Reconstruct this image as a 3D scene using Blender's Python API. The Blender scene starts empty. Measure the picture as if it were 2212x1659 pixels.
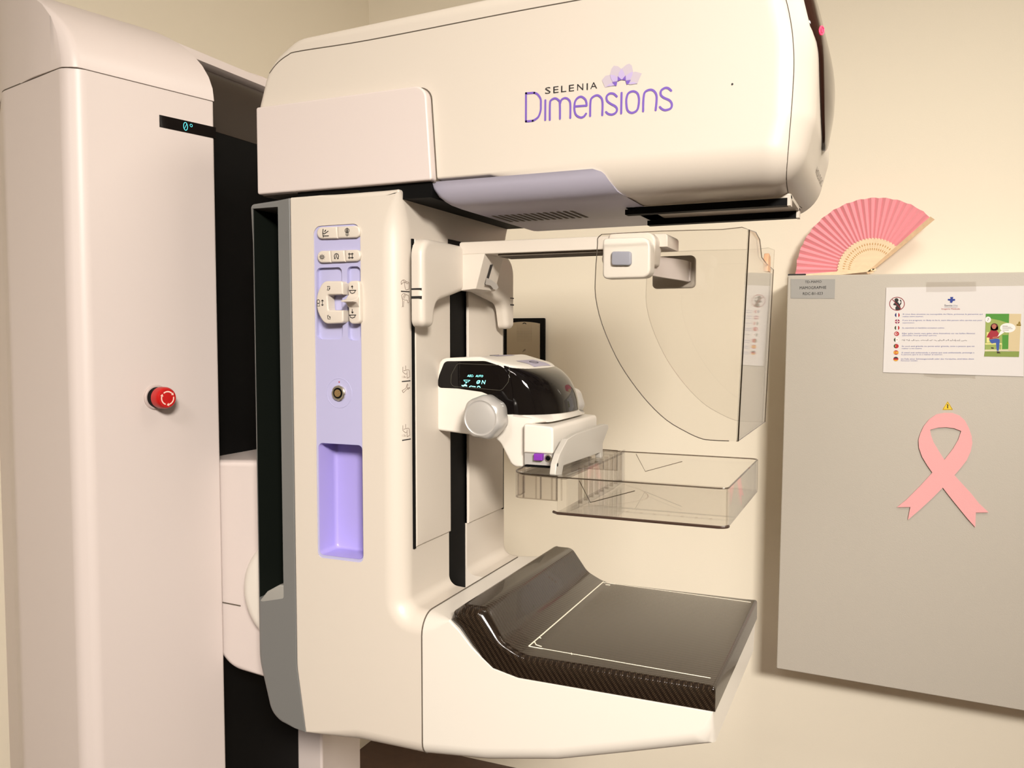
import bpy, bmesh, math
from math import sin, cos, pi, radians, atan, sqrt, hypot
from mathutils import Vector, Matrix
from mathutils.geometry import tessellate_polygon

S = bpy.context.scene
COL = S.collection
EYE = 1.40                      # camera height; shapes below are measured from eye level

# ------------------------------------------------------------------ camera
f_, cx_, cy_ = 1840., 1106., 829.5
YAW = radians(23.5); PITCH = atan((829.5 - 728) / f_)
FW = Vector((-sin(YAW) * cos(PITCH), cos(YAW) * cos(PITCH), -sin(PITCH)))
RT = Vector((cos(YAW), sin(YAW), 0)); UP = RT.cross(FW)
cam = bpy.data.cameras.new('camera'); co = bpy.data.objects.new('camera', cam); COL.objects.link(co)
cam.sensor_width = 36; cam.lens = f_ / 2212 * 36; cam.clip_start = .02
co.matrix_world = Matrix(((RT.x, UP.x, -FW.x, 0), (RT.y, UP.y, -FW.y, 0), (RT.z, UP.z, -FW.z, EYE), (0, 0, 0, 1)))
S.camera = co

# ------------------------------------------------------------------ light
w = bpy.data.worlds.new('world'); S.world = w; w.use_nodes = True
w.node_tree.nodes['Background'].inputs[0].default_value = (1, .9, .8, 1)
w.node_tree.nodes['Background'].inputs[1].default_value = .05

def area(name, loc, target, sx, sy, power, color, spread=180):
    l = bpy.data.lights.new(name, 'AREA'); l.shape = 'RECTANGLE'; l.size = sx; l.size_y = sy
    l.energy = power; l.color = color; l.spread = radians(spread)
    o = bpy.data.objects.new(name, l); COL.objects.link(o)
    o.location = Vector(loc) + Vector((0, 0, EYE))
    d = Vector(target) - Vector(loc)
    o.rotation_euler = d.to_track_quat('-Z', 'Y').to_euler()
    return o
area('ceiling_or_fill_lamp', (.45, 1.15, 1.17), (.45, 1.15, 0), .6, .6, 10, (1, .92, .80))
area('ceiling_or_fill_lamp', (1.2, -1.4, 1.17), (-.45, 1.6, -.45), .6, .6, 32, (1, .93, .84), 76)
area('ceiling_or_fill_lamp', (-.15, -1.0, 1.17), (-.55, .9, -.5), .5, .5, 3, (1, .915, .86), 78)  # unseen fill lamp, added to brighten the lower arm body
S.view_settings.view_transform = 'Standard'; S.view_settings.look = 'None'
S.view_settings.exposure = .70; S.view_settings.gamma = 1

# ------------------------------------------------------------------ tracing: pixel -> point on a real plane
def ray(px, py): return FW + RT * ((px - cx_) / f_) - UP * ((py - cy_) / f_)
def on(ax, v, px, py):
    d = ray(px, py); return d * (v / d[ax])
def onY(v, px, py): return on(1, v, px, py)
def xz(v, pts): return [(onY(v, *p).x, onY(v, *p).z) for p in pts]

# ------------------------------------------------------------------ materials
def lin(c): return tuple((x / 12.92 if x <= .04045 else ((x + .055) / 1.055) ** 2.4) for x in c)
def hexc(h): return lin(tuple(int(h[i:i + 2], 16) / 255 for i in (0, 2, 4)))
MATS = {}
def mat(name, color, rough=.5, metal=0, coat=0, emit=0, spec=.5, bump=0, bscale=400, vary=0):
    m = bpy.data.materials.new(name); m.use_nodes = True; nt = m.node_tree; b = nt.nodes['Principled BSDF']
    if isinstance(color, str): color = hexc(color)
    b.inputs['Base Color'].default_value = (*color, 1)
    b.inputs['Roughness'].default_value = rough; b.inputs['Metallic'].default_value = metal
    b.inputs['Coat Weight'].default_value = coat; b.inputs['Specular IOR Level'].default_value = spec
    if emit:
        b.inputs['Emission Color'].default_value = (*color, 1); b.inputs['Emission Strength'].default_value = emit
    if bump or vary:
        tc = nt.nodes.new('ShaderNodeTexCoord'); n = nt.nodes.new('ShaderNodeTexNoise')
        n.inputs['Scale'].default_value = bscale; n.inputs['Detail'].default_value = 3
        nt.links.new(tc.outputs['Object'], n.inputs['Vector'])
        if bump:
            bp = nt.nodes.new('ShaderNodeBump'); bp.inputs['Strength'].default_value = bump; bp.inputs['Distance'].default_value = .001
            nt.links.new(n.outputs['Fac'], bp.inputs['Height']); nt.links.new(bp.outputs['Normal'], b.inputs['Normal'])
        if vary:
            mx = nt.nodes.new('ShaderNodeMix'); mx.data_type = 'RGBA'
            mx.inputs[6].default_value = (*[c * (1 - vary) for c in color], 1); mx.inputs[7].default_value = (*[min(1, c * (1 + vary)) for c in color], 1)
            nt.links.new(n.outputs['Fac'], mx.inputs[0]); nt.links.new(mx.outputs[2], b.inputs['Base Color'])
    MATS[name] = m; return m
def clear(name, tint, edge=1., f0=.04):
    m = bpy.data.materials.new(name); m.use_nodes = True; nt = m.node_tree; nt.nodes.clear()
    N = nt.nodes.new; L = nt.links.new
    out = N('ShaderNodeOutputMaterial'); mix = N('ShaderNodeMixShader'); tr = N('ShaderNodeBsdfTransparent'); gl = N('ShaderNodeBsdfGlossy')
    gl.inputs['Roughness'].default_value = .03; tr.inputs[0].default_value = (*tint, 1)
    lw = N('ShaderNodeLayerWeight'); lw.inputs[0].default_value = .5
    pw = N('ShaderNodeMath'); pw.operation = 'POWER'; pw.inputs[1].default_value = 5
    ma = N('ShaderNodeMath'); ma.operation = 'MULTIPLY_ADD'; ma.inputs[1].default_value = (1 - f0) * edge; ma.inputs[2].default_value = f0
    L(lw.outputs['Facing'], pw.inputs[0]); L(pw.outputs[0], ma.inputs[0]); L(ma.outputs[0], mix.inputs[0])
    L(tr.outputs[0], mix.inputs[1]); L(gl.outputs[0], mix.inputs[2]); L(mix.outputs[0], out.inputs[0])
    MATS[name] = m; return m

W = mat('cream_plastic', (.60, .54, .47), .38, bump=.04)
WC = mat('pink_lit_white_plastic', (.62, .545, .515), .42, bump=.04)  # white plastic again, pink cast of the mixed lighting put into its colour
WB = mat('bright_white_plastic', (.69, .645, .58), .3)
SV = mat('silver_plastic', (.52, .50, .475), .32, metal=.35)
LV = mat('lever_grey', (.50, .47, .42), .4)
GR = mat('slate_grey_plastic', (.155, .155, .15), .38)
GRD = mat('dark_recess_grey', (.007, .009, .007), .45, spec=.25)
BK = mat('black_plastic', (.002, .002, .002), .6, spec=.12)
BG = mat('glossy_black_glass', (.004, .003, .003), .05, spec=.35)
VIS = mat('dark_red_brown_visor', (.03, .012, .008), .10, spec=.3)
LIL = mat('lilac_plastic', (.42, .41, .62), .38)
VIO = mat('violet_plastic', (.36, .31, .66), .34)
DUC = mat('blue_grey_lilac_plastic', (.42, .40, .49), .42)
SEAM = mat('seam_shadow_gap', (.10, .08, .06), .9)
INK = mat('black_ink', (.012, .01, .01), .6)
INKT = mat('thin_brown_ink', (.16, .11, .08), .6)
PUR = mat('purple_ink', (.16, .085, .42), .5)
PET = mat('petal_grey_ink', (.47, .41, .47), .5)
PET2 = mat('petal_lilac_ink', (.44, .36, .58), .5)
GRYB = mat('blue_grey_button', (.30, .31, .37), .4)
CY = mat('cyan_digits', (.25, 1, .95), .5, emit=1.1)
CYD = mat('dim_cyan_digits', (.08, .55, .6), .5, emit=.5)
REDL = mat('red_light', (1, .03, .08), .5, emit=1.4)
RED = mat('red_plastic', (.45, .005, .004), .35)
REDW = mat('pale_pink_ink', (.85, .6, .5), .5)
PURB = mat('purple_block_plastic', (.20, .03, .36), .4)
WALL = mat('wall_paint', (.90, .83, .695), .85, bump=.15, bscale=250)
CEIL = mat('ceiling_paint', (.8, .78, .74), .9)
FLOOR = mat('brown_floor', (.09, .05, .035), .5, vary=.25, bscale=30)
CAB = mat('grey_painted_steel', (.52, .48, .42), .5, bump=.3, bscale=500)
CABE = mat('pale_steel_edge', (.72, .68, .62), .4)
LBL = mat('grey_label_plastic', (.36, .35, .33), .5)
PAP = mat('white_paper', (.76, .73, .72), .8)
PNK = mat('pink_felt', (.86, .42, .43), .85, bump=.3, bscale=700)
PNF = mat('pink_fan_cloth', (.88, .36, .41), .8)
BAM = mat('bamboo', (.80, .63, .42), .55, vary=.15, bscale=90)
BAMD = mat('bamboo_guard', (.62, .42, .24), .5, vary=.2, bscale=90)
BRS = mat('brass', (.62, .42, .2), .35, metal=.8)
STL = mat('nickel', (.62, .58, .5), .25, metal=.9)
ICP = mat('champagne_plate', (.40, .33, .23), .45, metal=.3)
YEL = mat('yellow_sticker', (.85, .58, .02), .5)
CLR = clear('clear_acrylic', (.992, .988, .982))
CLRF = clear('clear_acrylic_floor', (.985, .978, .968))
CLE = clear('acrylic_edge', (.52, .48, .45), 1, .08)
CLE2 = clear('acrylic_rib', (.93, .915, .90), 1, .07)
CLE3 = clear('acrylic_dark_rib', (.74, .72, .72), 1, .09)
TAPE = clear('clear_tape', (.93, .92, .91), .3)
def ink(name, h, **k): return mat(name, h, .7, **k)

def carbon():
    m = mat('carbon_weave', (.03, .02, .014), .16, coat=.3); nt = m.node_tree; b = nt.nodes['Principled BSDF']
    N = nt.nodes.new; L = nt.links.new
    tc = N('ShaderNodeTexCoord')
    def wave(rot, sc):
        mp = N('ShaderNodeMapping'); mp.inputs['Rotation'].default_value = rot
        wv = N('ShaderNodeTexWave'); wv.inputs['Scale'].default_value = sc; wv.inputs['Distortion'].default_value = 0
        L(tc.outputs['Object'], mp.inputs[0]); L(mp.outputs[0], wv.inputs['Vector']); return wv
    a = wave((.0, radians(35), radians(42)), 75); c = wave((radians(20), radians(-30), radians(-48)), 210)
    mu = N('ShaderNodeMath'); mu.operation = 'MULTIPLY'; L(a.outputs['Fac'], mu.inputs[0]); L(c.outputs['Fac'], mu.inputs[1])
    cr = N('ShaderNodeValToRGB'); cr.color_ramp.elements[0].color = (.010, .006, .004, 1); cr.color_ramp.elements[1].color = (.042, .027, .016, 1)
    L(mu.outputs[0], cr.inputs[0]); L(cr.outputs[0], b.inputs['Base Color'])
    bp = N('ShaderNodeBump'); bp.inputs['Strength'].default_value = .25; bp.inputs['Distance'].default_value = .0006
    L(mu.outputs[0], bp.inputs['Height']); L(bp.outputs[0], b.inputs['Normal'])
    return m
CF = carbon()

# ------------------------------------------------------------------ mesh helpers
AX = {'y': lambda u, v, t: (u, t, v), 'x': lambda u, v, t: (t, u, v), 'z': lambda u, v, t: (u, v, t)}
def area2(p): return sum(p[i - 1][0] * p[i][1] - p[i][0] * p[i - 1][1] for i in range(len(p))) / 2
def fillet(pts, seg=7):
    """pts: (u,v) or (u,v,r) -> polygon with rounded corners"""
    out = []; n = len(pts)
    for i in range(n):
        p = Vector(pts[i][:2]); r = pts[i][2] if len(pts[i]) > 2 else 0
        if r <= 0: out.append(tuple(p)); continue
        a = (Vector(pts[i - 1][:2]) - p); b = (Vector(pts[(i + 1) % n][:2]) - p)
        la, lb = a.length, b.length; a /= la; b /= lb
        ang = a.angle(b); d = min(r / math.tan(ang / 2), la * .49, lb * .49)
        p0, p1 = p + a * d, p + b * d
        rr = d * math.tan(ang / 2); c = p + (a + b).normalized() * (rr / sin(ang / 2))
        v0, v1 = p0 - c, p1 - c
        t0 = math.atan2(v0.y, v0.x); dt = math.atan2(v0.x * v1.y - v0.y * v1.x, v0.dot(v1))
        for k in range(seg + 1):
            t = t0 + dt * k / seg; out.append((c.x + rr * cos(t), c.y + rr * sin(t)))
    return out
def smooth_line(p, n=8, closed=False):
    out = []; m = len(p)
    rng = range(m if closed else m - 1)
    for i in rng:
        P = [Vector(p[(i + k) % m]) if closed else Vector(p[min(max(i + k, 0), m - 1)]) for k in (-1, 0, 1, 2)]
        for k in range(n):
            t = k / n
            out.append(.5 * ((2 * P[1]) + (P[2] - P[0]) * t + (2 * P[0] - 5 * P[1] + 4 * P[2] - P[3]) * t * t + (3 * P[1] - P[0] - 3 * P[2] + P[3]) * t ** 3))
    if not closed: out.append(Vector(p[-1]))
    return out

class MB:
    def __init__(s): s.v = []; s.f = []
    def add(s, vs, fs):
        o = len(s.v); s.v += [tuple(x) for x in vs]; s.f += [tuple(i + o for i in f) for f in fs]; return s
    def box(s, x0, x1, y0, y1, z0, z1, r=0):
        if r: return s.rprism(fillet([(x0, z0, r), (x1, z0, r), (x1, z1, r), (x0, z1, r)], 4), 'y', y0, y1, r * .99)
        vs = [(x, y, z) for x in (x0, x1) for y in (y0, y1) for z in (z0, z1)]
        return s.add(vs, [(0, 1, 3, 2), (4, 6, 7, 5), (0, 4, 5, 1), (2, 3, 7, 6), (0, 2, 6, 4), (1, 5, 7, 3)])
    def rings(s, rings, cap=(True, True), closed=True):
        n = len(rings[0]); vs = [p for r in rings for p in r]; fs = []
        for k in range(len(rings) - 1):
            for i in range(n if closed else n - 1):
                j = (i + 1) % n
                fs.append((k * n + i, k * n + j, (k + 1) * n + j, (k + 1) * n + i))
        if cap[0]: fs.append(tuple(reversed(range(n))))
        if cap[1]: fs.append(tuple((len(rings) - 1) * n + i for i in range(n)))
        return s.add(vs, fs)
    def rprism(s, poly, axis, a, b, r=0, lock=None, seg=6, ends=(1, 1), dens=.015):
        """extrude a polygon from a to b; the rims are rounded with radius r (number or function of u, v)"""
        if area2(poly) < 0: poly = list(reversed(poly))
        if callable(r):
            dn = []
            for i in range(len(poly)):
                a1, a2 = Vector(poly[i - 1]), Vector(poly[i]); k = max(1, int((a2 - a1).length / dens))
                if lock is not None and abs(a1.x - lock) < 1e-5 and abs(a2.x - lock) < 1e-5: k = 1
                dn += [tuple(a1 + (a2 - a1) * j / k) for j in range(1, k + 1)]
            poly = dn
        n = len(poly); F = AX[axis]
        rf = r if callable(r) else (lambda u, v: r)
        nr = []
        for i in range(n):
            p = Vector(poly[i]); a1 = (p - Vector(poly[i - 1])); a2 = (Vector(poly[(i + 1) % n]) - p)
            n1 = Vector((-a1.y, a1.x)).normalized(); n2 = Vector((-a2.y, a2.x)).normalized()
            m = n1 + n2; m = m / max(.35, m.dot(n1)) if m.length > 1e-6 else n1
            if lock is not None and abs(p.x - lock) < 1e-5: m = Vector((0, 1 if (n1.y + n2.y) > 0 else -1))
            nr.append(m)
        rr = [rf(*p) for p in poly]
        for _ in range(14):                      # keep the inset outline from folding over itself
            q = [Vector(poly[i]) + nr[i] * rr[i] for i in range(n)]; bad = set()
            for i in range(n):
                j = (i + 1) % n; e = Vector(poly[j]) - Vector(poly[i])
                if e.length > 1e-7 and e.dot(q[j] - q[i]) < 0: bad |= {i, j}
            if not bad: break
            for i in bad: rr[i] *= .75
        R = []
        def ring(end, th):
            out = []
            for i, p in enumerate(poly):
                ri = rr[i] * (1 if ends[end] else 0)
                ins = ri * (1 - sin(th)); d = ri * (1 - cos(th))
                q = (p[0] + nr[i].x * ins, p[1] + nr[i].y * ins)
                out.append(F(q[0], q[1], a + d if end == 0 else b - d))
            return out
        ks = seg if max(rr) > 0 else 0
        if ks:
            for k in range(ks + 1) if ends[0] else (ks,): R.append(ring(0, pi / 2 * k / ks))
            for k in range(ks, -1, -1) if ends[1] else (ks,): R.append(ring(1, pi / 2 * k / ks))
        else:
            R = [[F(p[0], p[1], a) for p in poly], [F(p[0], p[1], b) for p in poly]]
        return s.rings(R)
    def prism(s, poly, axis, a, b): return s.rprism(poly, axis, a, b, 0)
    def plate(s, outer, holes, axis, a, b):
        loops = [outer] + holes; F = AX[axis]
        tri = tessellate_polygon([[Vector((*p, 0)) for p in l] for l in loops])
        flat = [p for l in loops for p in l]; n = len(flat)
        vs = [F(*p, a) for p in flat] + [F(*p, b) for p in flat]
        fs = [tuple(t) for t in tri] + [tuple(i + n for i in t) for t in tri]
        o = 0
        for l in loops:
            m = len(l)
            for i in range(m): j = (i + 1) % m; fs.append((o + i, o + j, o + j + n, o + i + n))
            o += m
        return s.add(vs, fs)
    def cyl(s, p0, p1, r0, r1=None, seg=32, cap=True):
        r1 = r0 if r1 is None else r1
        p0, p1 = Vector(p0), Vector(p1); d = (p1 - p0).normalized()
        u = d.orthogonal().normalized(); v = d.cross(u)
        R = [[p + (u * cos(2 * pi * i / seg) + v * sin(2 * pi * i / seg)) * r for i in range(seg)] for p, r in ((p0, r0), (p1, r1))]
        return s.rings(R, (cap, cap))
    def lathe(s, p0, d, prof, seg=40, lobes=None):
        p0, d = Vector(p0), Vector(d).normalized(); u = Vector((0, 0, 1)); u = (u - d * u.dot(d)).normalized(); v = d.cross(u)
        R = []
        for h, r in prof:
            ring = []
            for i in range(seg):
                a = 2 * pi * i / seg; q = r * (lobes(a, h) if lobes else 1)
                ring.append(p0 + d * h + (u * cos(a) + v * sin(a)) * q)
            R.append(ring)
        return s.rings(R)
    def tube(s, pts, r, seg=8, closed=False):
        pts = [Vector(p) for p in pts]; n = len(pts); R = []
        t0 = (pts[1] - pts[0]).normalized(); u = t0.orthogonal().normalized()
        for i in range(n):
            a = pts[i - 1] if (i > 0 or closed) else pts[i]; b = pts[(i + 1) % n] if (i < n - 1 or closed) else pts[i]
            t = (b - a).normalized(); u = (u - t * u.dot(t)).normalized(); v = t.cross(u)
            R.append([pts[i] + (u * cos(2 * pi * k / seg) + v * sin(2 * pi * k / seg)) * r for k in range(seg)])
        if closed: R.append(R[0])
        return s.rings(R, (not closed, not closed))
    def strip(s, pts, w, P, off=.0, closed=False, caps=True):
        """flat inked line: pts 2D; P maps (u,v)->3D point"""
        pts = [Vector(p) for p in pts]; n = len(pts); L, Rr = [], []
        for i in range(n):
            a = pts[i - 1] if (i > 0 or closed) else pts[i]; b = pts[(i + 1) % n] if (i < n - 1 or closed) else pts[i]
            t = (b - a); t = t.normalized() if t.length > 0 else Vector((1, 0)); m = Vector((-t.y, t.x)) * w / 2
            L.append(pts[i] + m); Rr.append(pts[i] - m)
        vs = [P(*p) for p in L] + [P(*p) for p in Rr]; fs = []
        for i in range(n if closed else n - 1):
            j = (i + 1) % n; fs.append((i, j, n + j, n + i))
        s.add(vs, fs)
        if caps and not closed:
            for c, o in ((pts[0], pts[1]), (pts[-1], pts[-2])):
                t = (c - o).normalized(); a0 = math.atan2(t.y, t.x) - pi / 2
                s.poly([(c.x + cos(a0 + k * pi / 7) * w / 2, c.y + sin(a0 + k * pi / 7) * w / 2) for k in range(8)], P)
        return s
    def poly(s, pts, P): return s.add([P(*p) for p in pts], [tuple(range(len(pts)))])
    def text(s, body, P, u0, v0, width=None, size=.01, shear=0, height=None, align='l', narrow=1.):
        cu = bpy.data.curves.new('t', 'FONT'); cu.body = body; cu.size = 1; cu.shear = shear; cu.resolution_u = 2
        ob = bpy.data.objects.new('t', cu); COL.objects.link(ob)
        dg = bpy.context.evaluated_depsgraph_get(); me = ob.evaluated_get(dg).to_mesh()
        vs = [v.co.copy() for v in me.vertices]; fs = [tuple(p.vertices) for p in me.polygons]
        bpy.data.objects.remove(ob); bpy.data.curves.remove(cu)
        if not vs: return s
        x0 = min(v.x for v in vs); x1 = max(v.x for v in vs); y1 = max(v.y for v in vs)
        sx = width / (x1 - x0) if width else size * narrow; sy = height / y1 if height else size
        if align == 'c': u0 -= (x1 - x0) * sx / 2
        return s.add([P(u0 + (v.x - x0) * sx, v0 + v.y * sy) for v in vs], fs)
    def build(s, name, m, parent=None, smooth=35, wn=False, tri=False):
        me = bpy.data.meshes.new(name)
        me.from_pydata([(x, y, z + EYE) for x, y, z in s.v], [], s.f); me.validate()
        bm = bmesh.new(); bm.from_mesh(me); bmesh.ops.remove_doubles(bm, verts=bm.verts, dist=1e-6)
        if name not in FLAT: bmesh.ops.recalc_face_normals(bm, faces=bm.faces)
        if tri: bmesh.ops.triangulate(bm, faces=[f for f in bm.faces if len(f.verts) > 4], ngon_method='BEAUTY')
        bm.to_mesh(me); bm.free()
        if smooth:
            me.shade_smooth(); me.set_sharp_from_angle(angle=radians(smooth))
        # origin at the foot of the piece
        xs = [v.co for v in me.vertices]
        c = Vector(((min(v.x for v in xs) + max(v.x for v in xs)) / 2, (min(v.y for v in xs) + max(v.y for v in xs)) / 2, min(v.z for v in xs)))
        me.transform(Matrix.Translation(-c)); me.materials.append(m)
        o = bpy.data.objects.new(name, me); COL.objects.link(o); o.location = c
        if parent is not None:
            o.parent = parent; o.location = c - origin(parent)
        o['_o'] = 1; ORG[o] = c
        if wn:
            md = o.modifiers.new('wn', 'WEIGHTED_NORMAL'); md.keep_sharp = True; md.weight = 60
        del o['_o']
        return o
FLAT = set(); ORG = {}
def origin(o): return ORG[o]
from mathutils.bvhtree import BVHTree
TREE = {}
def hit(o, px, py, lift=0):
    """the point of a built piece that the traced pixel falls on"""
    if o not in TREE:
        c = ORG[o]; TREE[o] = BVHTree.FromPolygons([v.co + c for v in o.data.vertices], [tuple(p.vertices) for p in o.data.polygons])
    d = ray(px, py).normalized(); h = TREE[o].ray_cast(Vector((0, 0, EYE)), d)
    if h[0] is None: return None
    return h[0] - Vector((0, 0, EYE)) + h[1] * (lift if h[1].dot(d) < 0 else -lift)
def thing(name, label, cat, loc, group=None):
    o = bpy.data.objects.new(name, None); COL.objects.link(o); o.empty_display_size = .05
    c = Vector((loc[0], loc[1], loc[2] + EYE)); o.location = c; ORG[o] = c
    return tag(o, label, cat, group)
def tag(o, label, cat, group=None):
    o['label'] = label; o['category'] = cat
    if group: o['group'] = group
    return o
def lab(o, label): o['label'] = label; return o
def cut(o, cutter):
    c = cutter.build('cutter', BK, smooth=0)
    md = o.modifiers.new('b', 'BOOLEAN'); md.operation = 'DIFFERENCE'; md.object = c; md.solver = 'EXACT'
    order = [m.name for m in o.modifiers]
    wn = o.modifiers.get('wn')
    if wn: o.modifiers.remove(wn)
    dg = bpy.context.evaluated_depsgraph_get()
    me = bpy.data.meshes.new_from_object(o.evaluated_get(dg))
    o.modifiers.clear(); me.materials.clear(); me.materials.append(o.data.materials[0]); o.data = me
    me.shade_smooth(); me.set_sharp_from_angle(angle=radians(30))
    bpy.data.objects.remove(c)
    md = o.modifiers.new('wn', 'WEIGHTED_NORMAL'); md.keep_sharp = True
    return o
def drop(o, x, y):
    hit(o, 1106, 830); h = TREE[o].ray_cast(Vector((x, y, EYE + .5)), Vector((0, 0, -1)))
    return h[0] - Vector((0, 0, EYE))
def traced(o, pts, r, name, m, parent, closed=False, step=4):
    """a fine raised line laid on the surface of o along traced points"""
    q = []; P_ = pts + pts[:1] if closed else pts
    for (a, b), (c, d) in zip(P_, P_[1:]):
        k = max(1, int(hypot(c - a, d - b) / step))
        for i in range(k): q.append((a + (c - a) * i / k, b + (d - b) * i / k))
    if not closed: q.append(pts[-1])
    h = [x for x in (hit(o, *p, .0001) for p in q) if x]
    return MB().tube(h, r, 6, closed=closed).build(name, m, parent, smooth=0)
def struct(o): o['kind'] = 'structure'; return o
def PY(y): return lambda u, v: (u, y, v)
def circ(u, v, r, n=24, a0=0, a1=2 * pi, ry=None):
    full = abs(a1 - a0 - 2 * pi) < 1e-6
    return [(u + r * cos(a0 + (a1 - a0) * k / (n if full else n - 1)), v + (ry or r) * sin(a0 + (a1 - a0) * k / (n if full else n - 1))) for k in range(n)]
#--PART--
# ================================================================== the room
struct(MB().box(-1.7, 2.3, 2.48, 2.6, -1.4, 1.2).build('wall_back', WALL, smooth=0))
struct(MB().box(-1.7, -1.6, -1.9, 2.48, -1.4, 1.2).build('wall_left', WALL, smooth=0))
struct(MB().box(2.2, 2.3, -1.9, 2.48, -1.4, 1.2).build('wall_right', WALL, smooth=0))
struct(MB().box(-1.7, 2.3, -2.0, -1.9, -1.4, 1.2).build('wall_front', WALL, smooth=0))
struct(MB().box(-1.7, 2.3, -2.0, 2.6, -1.5, -1.4).build('floor', FLOOR, smooth=0))
struct(MB().box(-1.7, 2.3, -2.0, 2.6, 1.2, 1.3).build('ceiling', CEIL, smooth=0))

# ================================================================== the mammography machine
YC = 1.05
def mir(y): return 2 * YC - y
mach = thing('mammography_machine', 'large cream white mammography machine with lilac panels and tall column standing on the floor', 'medical machine', (-.8, YC, -1.4))

def ramp(x, a, b): return max(0., min(1., (x - a) / (b - a)))
# ---- tall column: two wings and a black lift recess between them
near = fillet([(-1.34, .95), (-1.235, .892, .03), (-1.08, .785, .06), (-.918, .745, .018), (-.900, .757, .02), (-.857, .937, .004), (-1.0, .937)], 6)
outl = near + [(x, mir(y)) for x, y in reversed(near)]
zs = .325
def scaled(off): return [(-1.15 + (x + 1.15) * (1 - off / .29), YC + (y - YC) * (1 - .62 * off / .305)) for x, y in outl]
m = MB(); m.rings([[(x, y, z) for x, y in outl] for z in (-1.4, zs)])
colm = m.build('column', WC, mach, smooth=30, wn=True)
def xf_(y):
    y = min(y, mir(y)); return -.900 + (.043) * ramp(y, .757, .937) if y > .757 else -.900 - .018 * ((.757 - y) / .012) ** 2
def xb_(y):
    y = min(y, mir(y)); t = [(.745, -.9185), (.760, -.99), (.785, -1.065), (.80, -1.10), (.84, -1.165), (.892, -1.235), (.95, -1.34)]
    for (a, xa), (b, xc) in zip(t, t[1:]):
        if y <= b: return xa + (xc - xa) * (y - a) / (b - a)
    return t[-1][1]
def ztop(x, y): d = max(0, min(.35, xf_(.9) + .0 - x + (xf_(y) - xf_(.9)))); return zs + .152 * sqrt(max(0, 1 - (1 - d / .35) ** 2))
for s in (0, 1):
    rg = []
    for k in range(25):
        y = .7452 + (.9365 - .7452) * (k / 24) ** 1.5; a, b = xf_(y), xb_(y); yy = mir(y) if s else y
        pr_ = [a + (b - a) * (1 - cos(pi / 2 * i / 16)) for i in range(17)]
        rg.append([(a, yy, zs + .001)] + [(x, yy, ztop(x, y) + .0015) for x in pr_[1:]] + [(b, yy, zs + .001)])
    cap = lab(MB().rings(rg).build('column_cap', WC, mach, smooth=42), 'curved cap of the %s column wing' % ('far' if s else 'near'))
    bv = cap.modifiers.new('bev', 'BEVEL'); bv.width = .006; bv.segments = 4; bv.limit_method = 'ANGLE'; bv.angle_limit = radians(42)
MB().rings([[(x, y, z) for x, y in [(-1.15 + (x + 1.15) * .997, YC + (y - YC) * .998) for x, y in outl]] for z in (zs - .001, zs + .002)]).build('cap_seam', SEAM, cap)
MB().box(-1.12, -.905, .9385, 1.1615, -1.4, .302).build('lift_recess', BK, mach)
m = MB(); m.rprism([(-1.25, .405), (-.955, .405), (-.943, .412)] + [(x, ztop(x, .93)) for x in (-.945, -.96, -.98, -1.0, -1.05, -1.1, -1.15, -1.2, -1.25)], 'y', .93, 1.17)
lab(m.build('rear_rim', WC, mach), 'pale rim bridging the two column wings at the top')
m = MB(); m.rprism([(-1.12, .301), (-.9045, .301)] + [(-.9545 + .050 * cos(t), .305 + .099 * sin(t)) for t in [pi / 2 * k / 8 for k in range(9)]] + [(-1.12, .404)], 'y', .9385, 1.1615)
m.build('recess_cowl', mat('brown_black_plastic', (.02, .012, .008), .4), mach)

# plane of the near wing's face
A0 = Vector((-.898, .765)); A1 = Vector((-.857, .937)); wd = (A1 - A0).normalized(); wn_ = Vector((wd.y, -wd.x))
def onW(px, py, off=0):
    d = ray(px, py); p0 = A0 + wn_ * off
    t = p0.dot(wn_) / (d.x * wn_.x + d.y * wn_.y); return d * t
def PW(off):
    return lambda u, v: (A0.x + wd.x * u + wn_.x * off, A0.y + wd.y * u + wn_.y * off, v)
def uW(px, py, off=0):
    p = onW(px, py, off); return ((Vector((p.x, p.y)) - A0).dot(wd), p.z)
q = [uW(344, 248), uW(344, 274), uW(463, 300), uW(463, 275)]
zt, zb = q[0][1], q[1][1]; u0 = q[0][0]; ue = (A1 - A0).length
m = MB(); a, b = PW(-.003), PW(.0006)
pp = [(u0, zb), (ue + .0006, zb), (ue + .0006, zt), (u0, zt)]
m.rings([[a(*p) for p in pp], [b(*p) for p in pp]]); disp = lab(m.build('angle_display', BG, mach, smooth=0), 'black strip display showing the arm angle')
m = MB(); zm = (zt + zb) / 2; ux = uW(400, 272)[0]
m.strip([(ux + .0030 * cos(t), zm + .0052 * sin(t)) for t in [2 * pi * k / 16 for k in range(17)]], .0009, PW(.0009), caps=False)
m.strip([(ux - .0016, zm - .003), (ux + .0016, zm + .003)], .0006, PW(.0009))
m.strip(circ(ux + .0085, zm + .0028, .0018, 12), .0007, PW(.0009), closed=True)
m.build('digits', CYD, disp, smooth=0)
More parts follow.
